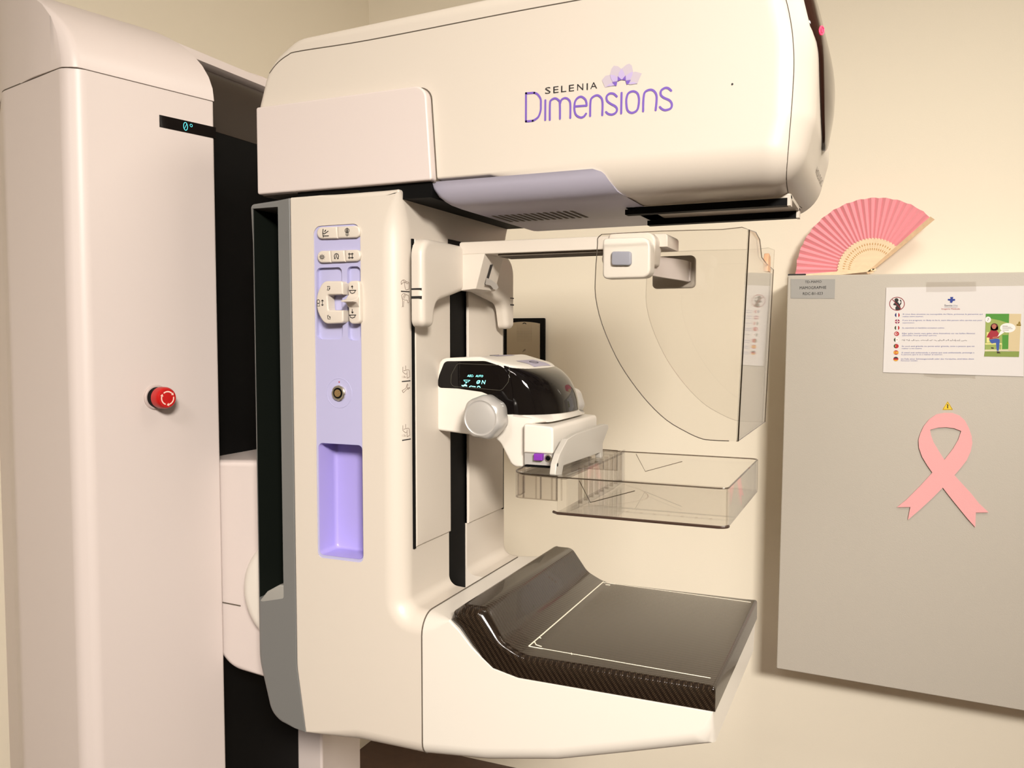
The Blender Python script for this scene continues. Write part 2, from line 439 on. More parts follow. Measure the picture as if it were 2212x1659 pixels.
# emergency stop button
c0 = onW(336, 858); nv = Vector((wn_.x, wn_.y, 0))
m = MB(); m.lathe(c0 - nv * .002, nv, [(0, .0165), (.0035, .0165), (.005, .0150)]); est = lab(m.build('emergency_stop_button', mat('stop_collar', 'b9a9a4', .5), mach), 'red mushroom emergency stop button')
m = MB(); m.lathe(c0 + nv * .003, nv, [(0, .0135), (.010, .0135), (.010, .01)]); m.build('button_shank', BK, est)
m = MB(); m.lathe(c0 + nv * .012, nv, [(0, .0125), (.001, .0142), (.011, .0142), (.0145, .0132), (.016, .0120), (.0164, .002)]); m.build('button_head', RED, est)
m = MB(); cc = c0 + nv * .0287; side = Vector((wd.x, wd.y, 0))
PB = lambda u, v: tuple(cc + side * u + Vector((0, 0, v)))
for k in range(3):
    a0 = radians(90 - 120 * k + 35); pts = [(.0085 * cos(a0 - radians(85) * i / 9), .0085 * sin(a0 - radians(85) * i / 9)) for i in range(10)]
    m.strip(pts, .0016, PB); e = Vector(pts[-1]); t = (Vector(pts[-1]) - Vector(pts[-2])).normalized(); nn = Vector((-t.y, t.x))
    m.poly([tuple(e + nn * .0022), tuple(e - nn * .0022), tuple(e + t * .003)], PB)
m.build('arrow_marks', REDW, est, smooth=0)

# ---- the arm carrier between column and C shaped arm
m = MB(); m.rprism(fillet([(-1.0, -.182), (-.7575, -.170), (-.7575, -.484, 0), (-.85, -.476, .05), (-.93, -.40)], 6), 'y', .938, mir(.938), .010)
carr = m.build('arm_carrier', WC, mach, wn=True)
MB().tube([(-1.0, .9375, -.376), (-.828, .9375, -.381)], .0009).build('carrier_seam', SEAM, carr)
bc = (-.732, -.348); RB = .0766; th0 = math.acos(.0255 / RB)
disc = [(bc[0] - RB * cos(t), bc[1] + RB * sin(t)) for t in [-pi / 2 + .19 + 0 * th0 + (pi - .38) * k / 40 for k in range(41)] if bc[0] - RB * cos(t) < -.7574]
m = MB(); m.rprism(disc, 'y', .912, .9379, lambda u, v: .018 * ramp(u, -.758, -.775), ends=(1, 0)); m.build('pivot_boss', WB, carr, smooth=50)
MB().tube([(x, .9372, z) for x, z in [(bc[0] + (x - bc[0]) * 1.012, bc[1] + (z - bc[1]) * 1.012) for x, z in disc]], .0008).build('boss_seam', SEAM, carr)

# ---- C shaped arm
YN, YF = .887, mir(.887)
X_ = -.505
L = fillet([(-.693, .1765, .003), (-.532, .1765, .004), (-.532, -.335, .052), (X_, -.3365), (X_, -.5145), (-.680, -.5155), (-.6925, -.43, .10)], 8)
def rb(u, v):
    if u < -.60 and v > -.50: return .0015 if v < .17 else .006
    if v < -.42: return .020
    if v > .17: return .026 if u > -.56 else .008
    return .028 if v > -.36 else .02
def ramp(x, a, b): return max(0., min(1., (x - a) / (b - a)))
def rbody_(u, v):
    if v < -.40 and u > -.6: return .02
    if u < -.62: return .002 if v > -.44 else .012
    return .026
def rbody(u, v):
    lo = .003 + .017 * ramp(u, -.675, -.60)
    up = .003 + .023 * ramp(u, -.64, -.545)
    if v > .13: up = min(up, .007 + .019 * ramp(v, .175, .135))
    k = ramp(v, -.44, -.38)
    return lo * (1 - k) + up * k
body = MB().rprism(L, 'y', YN, YF, rbody, lock=X_).build('arm_body', W, mach, wn=True)

# image receptor housing (same skin, beyond the seam)
R_ = [(X_, -.3365), (-.468, -.3375), (-.455, -.348), (-.438, -.366), (-.41, -.387), (-.378, -.3935), (-.155, -.3935), (-.155, -.4335), (-.25, -.463), (-.33, -.487), (-.42, -.505), (X_, -.5145)]
def rrec(u, v):
    if v < -.3945 and u < -.16: return .02
    if v < -.40: return .006 + .014 * ramp(v, -.40, -.432)
    return .026 if u < X_ + .001 else .0015 + .0245 * ramp(u, -.466, -.50)
rec = MB().rprism(R_, 'y', YN, YF, rrec, lock=X_).build('receptor_housing', WB, mach, wn=True)
ra = .026
sp = [(X_, YF - .03, -.3362), (X_, YN + ra, -.3362)] + [(X_, YN + ra - ra * sin(t), -.3362 - ra + ra * cos(t)) for t in [pi / 2 * k / 8 for k in range(1, 9)]]
sp += [(X_, YN + .0002, -.47)] + [(X_, YN + .02 - .02 * cos(t), -.4945 - .02 * sin(t)) for t in [pi / 2 * k / 6 for k in range(7)]]
MB().tube(sp, .0009).build('housing_seam', SEAM, rec)

# slate grey back spine with its deep grip channel
G = fillet([(-.757, .172, .006), (-.6935, .176), (-.693, -.43, .10), (-.6795, -.5158), (-.736, -.509, .03), (-.757, -.43, .10)], 8)
spine = MB().rprism(G, 'y', YN + .0008, YF - .0008, lambda u, v: 0.0015 if u > -.70 else .004 + .004 * max(0, min(1, (.168 - v) / .05)) * max(0, min(1, (-.70 - u) / .03))).build('rear_spine', GR, mach, wn=True)
cut(spine, MB().prism(fillet([(-.7525, .166), (-.712, .166), (-.712, -.342, .004), (-.7525, -.352, .004)], 3), 'y', .80, .945))
MB().box(-.753, -.711, .9445, .9455, -.352, .168).build('grip_channel', GRD, spine)  # near-black sheet gives the channel its darkness by colour
MB().box(-.7535, -.7519, .8895, .945, -.345, .1655).build('channel_side', GRD, spine)
m = MB(); m.rprism([(-.752, -.353), (-.712, -.344), (-.712, -.325), (-.72, -.325), (-.74, -.336), (-.752, -.349)], 'y', .889, .945, .002); lab(m.build('grip_rest', mat('lit_ledge_grey', (.30, .29, .265), .4), spine), 'grey rounded ledge at the foot of the channel')  # paler than the spine: light falling on the ledge is painted in

# front of the arm: rail covers, black slot, grooves
XF = -.532
cut(body, MB().box(-.60, -.5, 1.010, 1.064, -.377, .13))
MB().rprism(fillet([(1.009, .13), (1.065, .13), (1.065, -.372, .008), (1.009, -.379, .008)], 4), 'x', -.575, -.5345).build('rail_slot', BK, mach)
def cover(y0, y1, zb0, zb1, nm):
    m = MB(); m.rprism([(y0, .12), (y1, .12), (y1, zb1), (y0, zb0)], 'x', XF - .01, XF + .0035, lambda u, v: .002)
    return lab(m.build('rail_cover', W, mach), nm)
cover(.9175, 1.010, -.262, -.262, 'rail cover on the side near the control strip')
cover(1.064, 1.183, -.262, -.262, 'rail cover on the far side of the slot')
m = MB(); m.box(XF - .006, XF + .0022, .9135, .9178, -.264, .12); g = m.build('rail_groove', BK, mach)
m = MB(); m.box(XF - .006, XF + .0022, 1.1828, 1.187, -.264, .12); m.build('rail_groove', BK, mach)

# ---- control strip on the side of the arm
pan = fillet([(*p, .008) for p in xz(YN, [(677, 484), (783, 480), (787, 1226), (682, 1188)])], 6)
ctr = (sum(p[0] for p in pan) / len(pan), 0)
x0 = min(p[0] for p in pan); x1 = max(p[0] for p in pan)
PX0, PX1 = -.657, -.5875; PZT, PZB = .1385, -.2815
pan = fillet([(PX0, PZT, .011), (PX1, PZT, .011), (PX1, PZB, .008), (PX0, PZB, .008)], 6)
cut(body, MB().prism(pan, 'y', YN - .01, YN + .012))
cut(body, MB().box(PX0 + .001, PX1 - .001, YN - .01, YN + .052, PZB + .003, -.135))
pk = fillet([(PX0 + .003, -.134, .006), (PX1 - .001, -.134, .006), (PX1 - .001, PZB + .004, .006), (PX0 + .003, PZB + .004, .006)], 5)
r1 = fillet([*[(*p, .006) for p in xz(YN + .003, [(685, 579), (740, 577), (742, 733), (686, 733)])]], 5)
r2 = fillet([*[(*p, .006) for p in xz(YN + .003, [(751, 576), (780, 575), (781, 736), (753, 735)])]], 5)
m = MB(); m.plate(pan, [pk, r1, r2], 'y', YN + .0015, YN + .008)
strip = m.build('control_strip', LIL, mach, smooth=25)
for r_, nm in ((r1, 0), (r2, 1)):
    MB().rprism(r_, 'y', YN + .007, YN + .0095).build('button_well', LIL, strip)
# pocket
def pocket(poly, y0, y1, r, lockx=None):
    """open box: rim polygon going inward with rounded floor edge"""
    m = MB(); n = len(poly); cx = sum(p[0] for p in poly) / n; cz = sum(p[1] for p in poly) / n
    R = []
    prof = [(y0, 1.0), (y0 + .001, .985)] + [(y1 - r + r * sin(t), .965 - .12 * (1 - cos(t))) for t in [pi / 2 * k / 6 for k in range(7)]]
    for y, s in prof: R.append([(cx + (x - cx) * (1 - (1 - s)), y, cz + (z - cz) * (1 - (1 - s) * .35)) for x, z in poly])
    m.rings(R, (False, True)); return m
FLAT.add('storage_pocket')
lab(pocket(pk, YN + .001, YN + .036, .006).build('storage_pocket', VIO, strip, smooth=40), 'deep violet storage pocket at the foot of the control strip')
# buttons
def button(px, y_off=.004, name='push_button', label=None, rad=.004, Y=YN + .0015, mt=W):
    pts = fillet([(*p[:2], p[2]) if len(p) > 2 else p for p in [(*xz(YN - y_off, [(a[0], a[1])])[0], a[2] if len(a) > 2 else 0) for a in px]], 8)
    o = MB().rprism(pts, 'y', YN - y_off, Y + .004, lambda u, v: .0022, ends=(1, 0)).build(name, mt, strip)
    if label: lab(o, label)
    return o
D = .0035
bt = [button([(683, 491, .009), (727, 489, 0), (729, 515, 0), (684, 516, .009)], D, label='push button with tilted arm symbol'),
      button([(728.5, 489), (777, 487, .009), (777, 513, .009), (729.5, 514.5)], D, label='push button with gantry symbol'),
      button([(684, 542, .009), (712, 541), (714, 567), (685, 568, .009)], D, label='push button with sun symbol'),
      button([(713.5, 541), (743, 540), (745, 565.5), (715, 566.5)], D, label='push button with turning arrow symbol'),
      button([(744.5, 540), (778, 539, .009), (778, 564, .009), (746, 565)], D, label='push button with collimator frame symbol')]
# C shaped rotation handle and rocker
cz = [(740, 607, .004), (740, 636, 0), (707, 637, .002), (709, 670, .002), (741, 670, 0), (741, 698, .004), (700, 700, .012), (683, 672, .030), (683, 636, .030), (697, 607, .012)]
hnd = button(cz, .009, 'rotation_handle', 'white C shaped switch handle with arrows')
rk = button([(751, 607, .005), (776, 606, .005), (778, 699, .006), (753, 700, .006)], .007, 'rocker_switch', 'white rocker switch with up and down arrows')
rx = xz(YN - .007, [(751, 650), (777, 650)]); xl, xr, zr = rx[0][0], rx[1][0], rx[0][1]
m = MB(); m.rprism([(YN - .007, zr + .007), (YN - .012, zr + .002), (YN - .022, zr), (YN - .022, zr - .0015), (YN - .012, zr - .0025), (YN - .007, zr - .008)], 'x', xl + .0005, xr - .0005, .001); m.build('rocker_fin', W, rk)
# symbols
def tr(scale, ox, oy, Y): return lambda x, y: xz(Y, [(ox + x / scale, oy + y / scale)])[0]
YB = YN - D - .0003; A = tr(9.217, 620, 460, YB); wI = .0011
def sym(parent, lines, Y, wd=wI, polys=(), tf=A, name='symbol', m_=INK):
    m = MB()
    for l in lines:
        l2 = [tf(*p) for p in l]; cl = len(l) > 3 and l[0] == l[-1]
        m.strip(l2[:-1] if cl else l2, wd, PY(Y), closed=cl)
    for l in polys: m.poly([tf(*p) for p in l], PY(Y))
    return m.build(name, m_, parent, smooth=0)
sym(bt[0], [[(718, 325), (710, 400), (722, 480)], [(710, 400), (740, 418), (820, 362)], [(722, 458), (825, 455)], [(748, 372), (768, 345)]], YB, polys=[[(750, 345), (775, 330), (775, 362)]])
sym(bt[1], [circ(1195, 350, 42, 20) + [(1237, 350)], circ(1195, 355, 20, 14) + [(1215, 355)], [(1195, 300), (1195, 460)], [(1175, 392), (1165, 440), (1232, 440), (1215, 392)]], YB, .0008)
sym(bt[2], [circ(697, 878, 22, 16) + [(719, 878)]] + [[(697 + 34 * cos(a), 878 + 34 * sin(a)), (697 + 52 * cos(a), 878 + 52 * sin(a))] for a in [k * pi / 4 for k in range(8)]], YB, .0009)
sym(bt[3], [[(955, 900), (938, 860), (955, 820), (985, 810), (1015, 822), (1028, 860), (1008, 900)], [(982, 835), (982, 890)]], YB, polys=[[(942, 885), (975, 918), (938, 918)], [(1022, 885), (1028, 918), (992, 918)]])
sym(bt[4], [[(1240, 800), (1240, 910)], [(1298, 798), (1298, 908)], [(1220, 818), (1318, 815)], [(1220, 893), (1318, 890)]], YB, .0010)
YH = YN - .0093; B = tr(9.217, 620, 580, YH)
sym(hnd, [[(800, 355), (850, 355), (853, 405), (825, 432), (800, 430), (815, 385), (800, 355)], [(805, 935), (830, 930), (830, 955), (860, 960), (860, 1008), (815, 1005), (805, 935)],
    circ(622, 658, 28, 16, ry=38) + [(650, 658)], [(605, 695), (598, 748), (650, 748), (640, 695)], [(705, 640), (705, 730)]], YH, .0008,
    polys=[[(705, 618), (735, 650), (675, 650)], [(705, 748), (735, 716), (675, 716)], [(835, 375), (858, 400), (840, 430)], [(840, 960), (858, 965), (858, 1000)]], tf=B)
YR = YN - .0073; B2 = tr(9.217, 620, 580, YR)
for dy, up in ((0, 1), (490, 0)):
    sym(rk, [[(1238, 437 + dy), (1372, 435 + dy)], [(1250, 440 + dy), (1260, 480 + dy), (1300, 497 + dy), (1345, 480 + dy), (1358, 438 + dy)], [(1298, (345 if up else 325) + dy - (0 if up else 0)), (1300, 400 + dy)]], YR, .0010,
        polys=[[(1296, 332 + dy), (1322, 368 + dy), (1270, 368 + dy)] if up else [(1302, 410 + dy), (1330, 372 + dy), (1275, 372 + dy)]], tf=B2)
# round connector socket
cn = onY(YN + .0015, 733, 849)
m = MB(); m.lathe(cn + Vector((0, .001, 0)), (0, -1, 0), [(0, .0098), (.0035, .0098), (.0045, .0088), (.0045, .0075), (.0042, .0066), (.003, .0064)], 36, lobes=lambda a, h: .93 if int((a + .35) / (2 * pi) * 36) % 9 == 0 else 1)
sock = m.build('cable_socket', STL, strip)
m = MB(); m.lathe(cn, (0, -1, 0), [(.0, .0066), (.0037, .0066), (.0037, .003)]); m.build('socket_ring', BK, sock)
m = MB(); m.lathe(cn, (0, -1, 0), [(.0, .0046), (.0042, .0046), (.0043, .001)]); m.build('socket_insert', BRS, sock)
m = MB()
for r_, k_ in ((.0016, 4), (.0034, 9)):
    for k in range(k_): m.poly(circ(cn.x + r_ * cos(2 * pi * k / k_), cn.z + r_ * sin(2 * pi * k / k_), .0004, 8), PY(cn.y - .0046))
m.build('socket_pins', INK, sock, smooth=0)
MB().tube([(cn.x + .0185 * cos(t), YN + .0016, cn.z + .0185 * sin(t)) for t in [2 * pi * k / 40 for k in range(40)]], .0005, closed=True).build('socket_rim', LIL, sock)
MB().poly(circ(cn.x, cn.z + .0138, .0009, 10), PY(YN + .0012)).build('red_dot', RED, sock, smooth=0)

# arm position marks beside the rail
C3 = tr(16.59, 850, 580, YN - .0003); C4 = tr(9.217, 850, 780, YN - .0003); mk = []
# the skin curves inward near the rail, so the marks follow it
def _sk(x, z):
    r, e = .026, -.532; d = x - (e - r); return (x, YN if d <= 0 else YN + r - sqrt(max(r * r - d * d, 0)), z)
def skin(x, z):
    r, e = .026, -.532
    d = x - (e - r)
    y = YN if d <= 0 else YN + r - sqrt(max(r * r - d * d, 0))
    return (x, y - .0010, z)
def sk(px, py):
    d = ray(px, py); t = YN / d.y
    for _ in range(6): p = d * t; t = (skin(p.x, p.z)[1]) / d.y
    p = d * t; return (p.x, p.z)
def marks(lines, wd, mt, name, sc, ox, oy):
    m = MB()
    for l in lines:
        q = []
        for (a, b), (c, d) in zip(l, l[1:]):
            for i in range(4): q.append((ox + (a + (c - a) * i / 4) / sc, oy + (b + (d - b) * i / 4) / sc))
        q.append((ox + l[-1][0] / sc, oy + l[-1][1] / sc))
        h = [x for x in (hit(body, *p, .0001) for p in q) if x]; m.tube(h, .0007 if wd > .001 else .0003, 6)
    return m.build(name, mt, body, smooth=0)
marks([[(265, 815), (565, 835)]], .0015, INK, 'position_line', 16.59, 850, 580)
marks([[(165, 408), (248, 400), (330, 392)]], .0015, INK, 'position_line', 9.217, 850, 780)
marks([[(170, 1580), (255, 1565), (338, 1550)]], .0015, INK, 'position_line', 9.217, 850, 780)
marks([[(280, 575), (268, 480), (320, 420), (370, 405), (410, 425), (470, 485), (510, 480), (555, 510), (550, 735), (460, 770), (430, 745), (400, 620), (385, 500)], [(280, 575), (320, 520), (380, 500), (440, 515), (480, 545), (530, 530)], [(340, 430), (390, 475), (460, 490)]], .0005, INKT, 'patient_symbol', 16.59, 850, 580)
marks([[(300, 1380), (325, 1370), (325, 1150), (290, 960), (340, 905), (390, 900), (540, 975), (560, 1200), (515, 1235), (495, 1140), (400, 1130), (340, 1100), (345, 1010), (410, 920)], [(355, 1385), (370, 1160)], [(395, 1080), (395, 1000), (450, 950)]], .0005, INKT, 'patient_symbol', 16.59, 850, 580)
for oy in (0, 1165):
    marks([[(185, 115 + oy), (185, 215 + oy), (235, 260 + oy), (262, 250 + oy)], [(240, 90 + oy), (240, 170 + oy)], [(200, 195 + oy), (285, 170 + oy), (310, 180 + oy), (325, 310 + oy), (268, 345 + oy), (268, 200 + oy)]], .0005, INKT, 'patient_symbol', 9.217, 850, 780)
marks([[(170, 590), (195, 630), (295, 530), (325, 540), (318, 520), (290, 570), (260, 490), (275, 450), (290, 480), (265, 495), (240, 545), (170, 590)]], .0005, INKT, 'patient_symbol', 9.217, 850, 780)
for s_, oy in (('1.8x', 0), ('1.5x', 1168)):
    X0, Y0 = 850 + 172 / 9.217, 780 + (335 + oy) / 9.217
    m = MB(); m.text(s_, lambda u, v: tuple(hit(body, X0 + u, Y0 - v, .0002)), 0, 0, width=8.2, height=4.6); m.build('magnification_mark', INKT, body, smooth=0)

# ---- carbon breast platform
T = [(-.468, -.3378), (-.463, -.327, .008), (-.452, -.3185, .012), (-.424, -.3185, .014), (-.400, -.3535, .03), (-.374, -.3668, .05), (-.153, -.3668, .004), (-.153, -.3935), (-.378, -.3935), (-.41, -.387), (-.438, -.366), (-.455, -.348)]
plat = MB().rprism(fillet(T, 6), 'y', YN - .001, YF + .001, lambda u, v: .002 + .005 * ramp(v, -.372, -.367) + .006 * ramp(v, -.36, -.335)).build('breast_platform', CF, mach, smooth=40)
def fline(pts, r):
    q = []
    for (a, b), (c, d) in zip(pts, pts[1:]):
        for k in range(13):
            h = hit(plat, a + (c - a) * k / 12, b + (d - b) * k / 12)
            if h and h.z < -.34: q.append(h)
    m = MB(); m.tube(q, r, 6); m.build('field_line', WHI, plat, smooth=0)
WHI = mat('white_ink', 'eee4d0', .6)
for pts, r in (([(1535, 1465), (1142, 1396)], .0005), ([(1142, 1396), (1303, 1257)], .0008), ([(1303, 1258), (1622, 1301)], .0004), ([(1154, 1385), (1158, 1393), (1170, 1397)], .0007), ([(1164, 1377), (1169, 1379)], .0007), ([(1308, 1263), (1318, 1264)], .0006), ([(1234, 1411), (1235, 1414)], .0007)): fline(pts, r)
# ================================================================== tube head at the top of the arm
HN, HF = .900, mir(.900)
H = fillet([(-.753, .187), (-.753, .299, .03), (-.735, .352, .06), (-.690, .3785, .05), (-.092, .404, .05), (-.0665, .30, .15), (-.0675, .22, .05), (-.084, .155, .043), (-.30, .155), (-.42, .1865)], 9)
def rh(u, v):
    side = .010 + .014 * ramp(u, -.69, -.18) + .016 * ramp(u, -.18, -.11)
    if v > .24: return side
    if u > -.301: return side + (.040 - side) * ramp(v, .2, .16)
    return .040 - .037 * ramp(u, -.30, -.42)
head = MB().rprism(H, 'y', HN, HF, rh, seg=8).build('tube_head', W, mach, wn=True, smooth=40)
# head seams: a groove that runs along the top edge, and the front cap joint
tp = smooth_line([(559, 232), (563, 205), (575, 172), (596, 140), (622, 119), (650, 110), (800, 86), (1100, 27.5), (1250, 0), (1400, -28)], 5)
MB().tube([h for h in (hit(head, *p) for p in tp) if h], .0007, 6).build('top_seam', SEAM, head)
fs = smooth_line([(1692, -20), (1703, 20), (1712, 75), (1715, 140), (1711, 220), (1703, 320), (1699, 380), (1703, 418), (1716, 437), (1732, 449)], 6)
fl = [h for h in (hit(head, p.x, p.y, .0) for p in fs) if h]
MB().tube(fl, .0005, 6).build('front_seam', SEAM, head)

# upper side cover of the arm
U = [(*p, r) for p, r in zip(xz(YN, [(553, 233), (925, 186), (933, 391), (555, 425)]), (.003, .016, .004, .002))]
U = [(-.744, .294, .003), (-.496, .294, .016), (-.4885, .1835, .003), (-.744, .1835, .003)]
yoke = lab(MB().rprism(fillet(U, 7), 'y', YN, YF, .0025).build('side_cover', WC, mach, wn=True), 'white cover plate with one rounded corner on the arm top')
MB().rprism(fillet([(x - .0 + s * .0012, z + t * .0012, r) for (x, z, r), s, t in zip(U, (-1, 1, 1, -1), (1, 1, -1, -1))], 7), 'y', HN - .0012, HF + .0012).build('cover_seam', SEAM, yoke)
MB().box(-.686, -.494, .895, 1.205, .165, .195).build('dark_gap_filler', BK, mach)  # black filler block gives the gap under the cover its dark

# lilac grey duct at the underside with its grille
def xr_(z):
    t = [(.1535, -.262), (.160, -.272), (.172, -.279), (.178, -.2825), (.1815, -.287), (.1835, -.295)]
    for (a, xa), (b, xb) in zip(t, t[1:]):
        if z <= b: return xa + (xb - xa) * (z - a) / (b - a)
    return t[-1][1]
def dprof(x, rc):
    """cross-section of the duct at x: rc = rise of the rounded left end"""
    R_ = .0415; y0 = HN - .0015; c = .195
    pts = [(y0, .1835)]
    zs_ = [.1835 - (.1835 - .1535) * k / 9 for k in range(1, 10)]
    side_ = [(y0 + R_ - sqrt(max(0, R_ ** 2 - (c - z) ** 2)), z) for z in zs_]
    near_ = pts + side_; far_ = [(mir(y), z) for y, z in reversed(near_)]
    return [(y, max(z, .1535 + rc)) for y, z in near_ + far_]
Rg = []
for k in range(9):
    t = pi / 2 * k / 8; x = -.4955 + .032 * (1 - cos(t)); rc = .0299 * (1 - sin(t)); Rg.append([(x, y, z) for y, z in dprof(x, rc)])
for x in (-.44, -.40, -.36, -.32): Rg.append([(x, y, z) for y, z in dprof(x, 0)])
Rg.append([(xr_(z), y, z) for y, z in dprof(0, 0)])
duct = lab(MB().rings(Rg).build('air_duct', DUC, mach, smooth=50), 'lilac grey duct cover under the tube head')
gz = .1532
g0, g1 = on(2, gz, 1062, 466), on(2, gz, 1272, 471); gn, gf = on(2, gz, 1235, 456), on(2, gz, 1262, 470)
ya, yb = max(gn.y, .945), min(gf.y, 1.16)
for k in range(13):
    x = on(2, gz, 1060, 465).x + (on(2, gz, 1236, 457).x - on(2, gz, 1060, 465).x) * k / 12
    MB().strip([(x, ya), (x, yb)], .0045, lambda u, v: (u, v, gz), caps=True).build('grille_slot', SEAM, duct, smooth=0)

# collimator plate with two black rails
MB().rprism(fillet([(-.285, .992, .004), (-.0965, .992, .004), (-.0965, 1.114, .004), (-.285, 1.114, .004)], 4), 'z', .1535, .158).build('collimator_plate', W, mach)
for y in (1.0, 1.105):
    r0 = MB(); r0.rprism([(-.272, .157), (-.272, .1515), (-.285, .1515), (-.285, .1455), (-.100, .1455), (-.100, .157)], 'y', y - .007, y + .007); rl = r0.build('accessory_rail', BK, mach)
    MB().box(-.100, -.0965, y - .008, y + .008, .145, .157).build('rail_end', W, rl)
MB().strip([(-.19, 1.045), (-.135, 1.045)], .010, lambda u, v: (u, v, .1532)).build('plate_slot', SEAM, mach, smooth=0)

# glossy dark visor wrapped over the head's front
def hfx(z):
    return max([a[0] + (b[0] - a[0]) * (z - a[1]) / (b[1] - a[1]) for a, b in zip(H, H[1:] + H[:1]) if (a[1] - z) * (b[1] - z) <= 0 and a[1] != b[1]] or [-.1])
m = MB(); R = []
NZ, NT = 26, 20
for i in range(NZ + 1):
    z = .213 + (.398 - .213) * i / NZ; s_ = i / NZ
    wv = .128 * (min(1, s_ * 1.9 + .0) ** .62) if i else .004
    row = []
    for j in range(NT + 1):
        t = -1 + 2 * j / NT; y = YC + wv * t
        edge = max(0, abs(y - YC) - .105); dx = .045 - sqrt(max(0, .045 ** 2 - edge ** 2)) if edge else 0
        row.append((hfx(z) - dx * 1.2 + .0035 + .006 * (1 - t * t) * min(1, s_ * 4), y, z))
    R.append(row)
m.rings(R, (False, False), closed=False)
vis = m.build('front_visor', VIS, mach, smooth=60)
md = vis.modifiers.new('solid', 'SOLIDIFY'); md.thickness = .005; md.offset = -1
m = MB(); rg_ = [x for x in (hit(vis, 1774 + 4.5 * cos(t), 66 + 9 * sin(t), .0006) for t in [2 * pi * k / 16 for k in range(16)]) if x]
len(rg_) > 3 and m.tube(rg_, .0007, 6, closed=True); ln_ = [x for x in (hit(vis, 1774, y, .0006) for y in (62, 66, 70)) if x]; len(ln_) > 1 and m.tube(ln_, .0006, 6)
m.build('status_light', REDL, vis, smooth=0)
m = MB(); q = on(0, hfx(.19), 1762, 366); m.text('HOLOGIC', lambda u, v: (hfx(q.z + v) + .0004, q.y + u, q.z + v), 0, -.004, width=.10, height=.0075)
m.build('maker_lettering', mat('soft_grey_ink', '8d857c', .6), head, smooth=0)

# lettering on the head's side
K = tr(5.53, 1100, 100, HN - .0004); YL = HN - .0005
glyphs = [[(300, 555), (340, 575), (375, 630), (378, 700), (375, 770), (350, 840), (310, 875), (280, 890)],
 [(432, 645), (430, 880)], [(485, 878), (487, 690), (500, 645), (545, 622), (585, 640), (605, 680), (607, 865)], [(607, 690), (625, 640), (670, 618), (712, 640), (730, 690), (730, 855)],
 [(790, 718), (925, 708)], [(925, 708), (922, 670), (905, 630), (860, 602), (815, 620), (785, 670), (780, 760), (800, 820), (850, 850), (890, 840), (918, 805)],
 [(967, 832), (970, 680), (985, 620), (1045, 585), (1095, 610), (1115, 670), (1112, 822)],
 [(1285, 600), (1250, 568), (1200, 565), (1165, 600), (1170, 650), (1210, 685), (1265, 715), (1288, 750), (1275, 790), (1230, 815), (1185, 808), (1157, 785)],
 [(1343, 557), (1338, 800)], [(1600, 775), (1605, 620), (1625, 545), (1690, 518), (1740, 545), (1762, 610), (1750, 762)],
 [(1935, 530), (1900, 500), (1860, 498), (1815, 530), (1812, 580), (1850, 615), (1915, 645), (1943, 690), (1930, 740), (1870, 762), (1830, 752), (1800, 725)]]
m = MB(); ws = .0023
for gi, g_ in enumerate(glyphs):
    l = smooth_line([K(*p) for p in g_], 6) if len(g_) > 2 else [K(*p) for p in g_]
    m.strip(l, ws, PY(YL - .00003 * (gi % 3)))
m.strip([K(280, 890), K(200, 897)], ws, PY(YL)); m.strip([K(200, 897), K(201, 560)], ws, PY(YL)); m.strip([K(201, 562), K(300, 555)], ws, PY(YL))
m.strip(smooth_line([K(*p) for p in [(1400, 690), (1402, 620), (1425, 560), (1480, 537), (1530, 560), (1550, 620), (1546, 700), (1525, 765), (1465, 795), (1415, 765)]], 6, True), ws, PY(YL), closed=True)
lab(m.build('lettering', PUR, head, smooth=0), 'large violet lettering Dimensions')
a_, b_ = K(428, 568), K(1050, 505)
m = MB(); tot = b_[0] - a_[0]; us = 'SELENIA'
sx = [(428, 495, 570), (527, 590, 560), (620, 682, 550), (713, 775, 541), (812, 885, 530), (925, 940, 520), (968, 1050, 512)]
for ch, (xa, xb, yb_) in zip(us, sx):
    u0_, v0_ = K(xa, yb_); u1_, _ = K(xb, yb_); v1_ = K(xa, yb_ - 80)[1]
    m.text(ch, lambda u, v: (u, YL, v0_ + (v - v0_)), u0_, v0_, width=u1_ - u0_, height=(v1_ - v0_) * .97)
lab(m.build('lettering', INK, head, smooth=0), 'small black lettering SELENIA')
P1 = [(1105, 405), (1150, 352), (1210, 338), (1260, 345), (1295, 372), (1290, 420), (1255, 470), (1145, 492)]
P2 = [(1250, 232), (1300, 238), (1345, 275), (1385, 340), (1375, 390), (1345, 402), (1300, 410), (1240, 390), (1205, 330), (1220, 270)]
P3 = [(1435, 207), (1465, 230), (1480, 300), (1460, 360), (1440, 400), (1390, 400), (1345, 395), (1300, 370), (1310, 310), (1345, 265), (1400, 220)]
P4 = [(1585, 325), (1555, 390), (1530, 448), (1440, 460), (1400, 440), (1385, 400), (1400, 350), (1450, 315), (1510, 303)]
for k, p_ in enumerate((P1, P2, P3, P4)):
    MB().poly([K(*q) for q in p_], PY(HN - .0004 - .00008 * k)).build('flower_petal', PET, head, smooth=0)
m = MB()
for q_ in ([(1345, 265), (1375, 320), (1385, 370), (1345, 400), (1305, 370), (1308, 320)], [(1207, 340), (1260, 348), (1297, 375), (1295, 415), (1240, 425), (1215, 390)], [(1480, 305), (1470, 350), (1445, 400), (1390, 405), (1400, 350), (1440, 318)], [(1160, 480), (1215, 440), (1270, 445), (1280, 470)], [(1405, 455), (1430, 432), (1490, 425), (1525, 448)]):
    m.poly([K(*q) for q in q_], PY(HN - .0008))
m.build('petal_overlap', PET2, head, smooth=0)
m = MB()
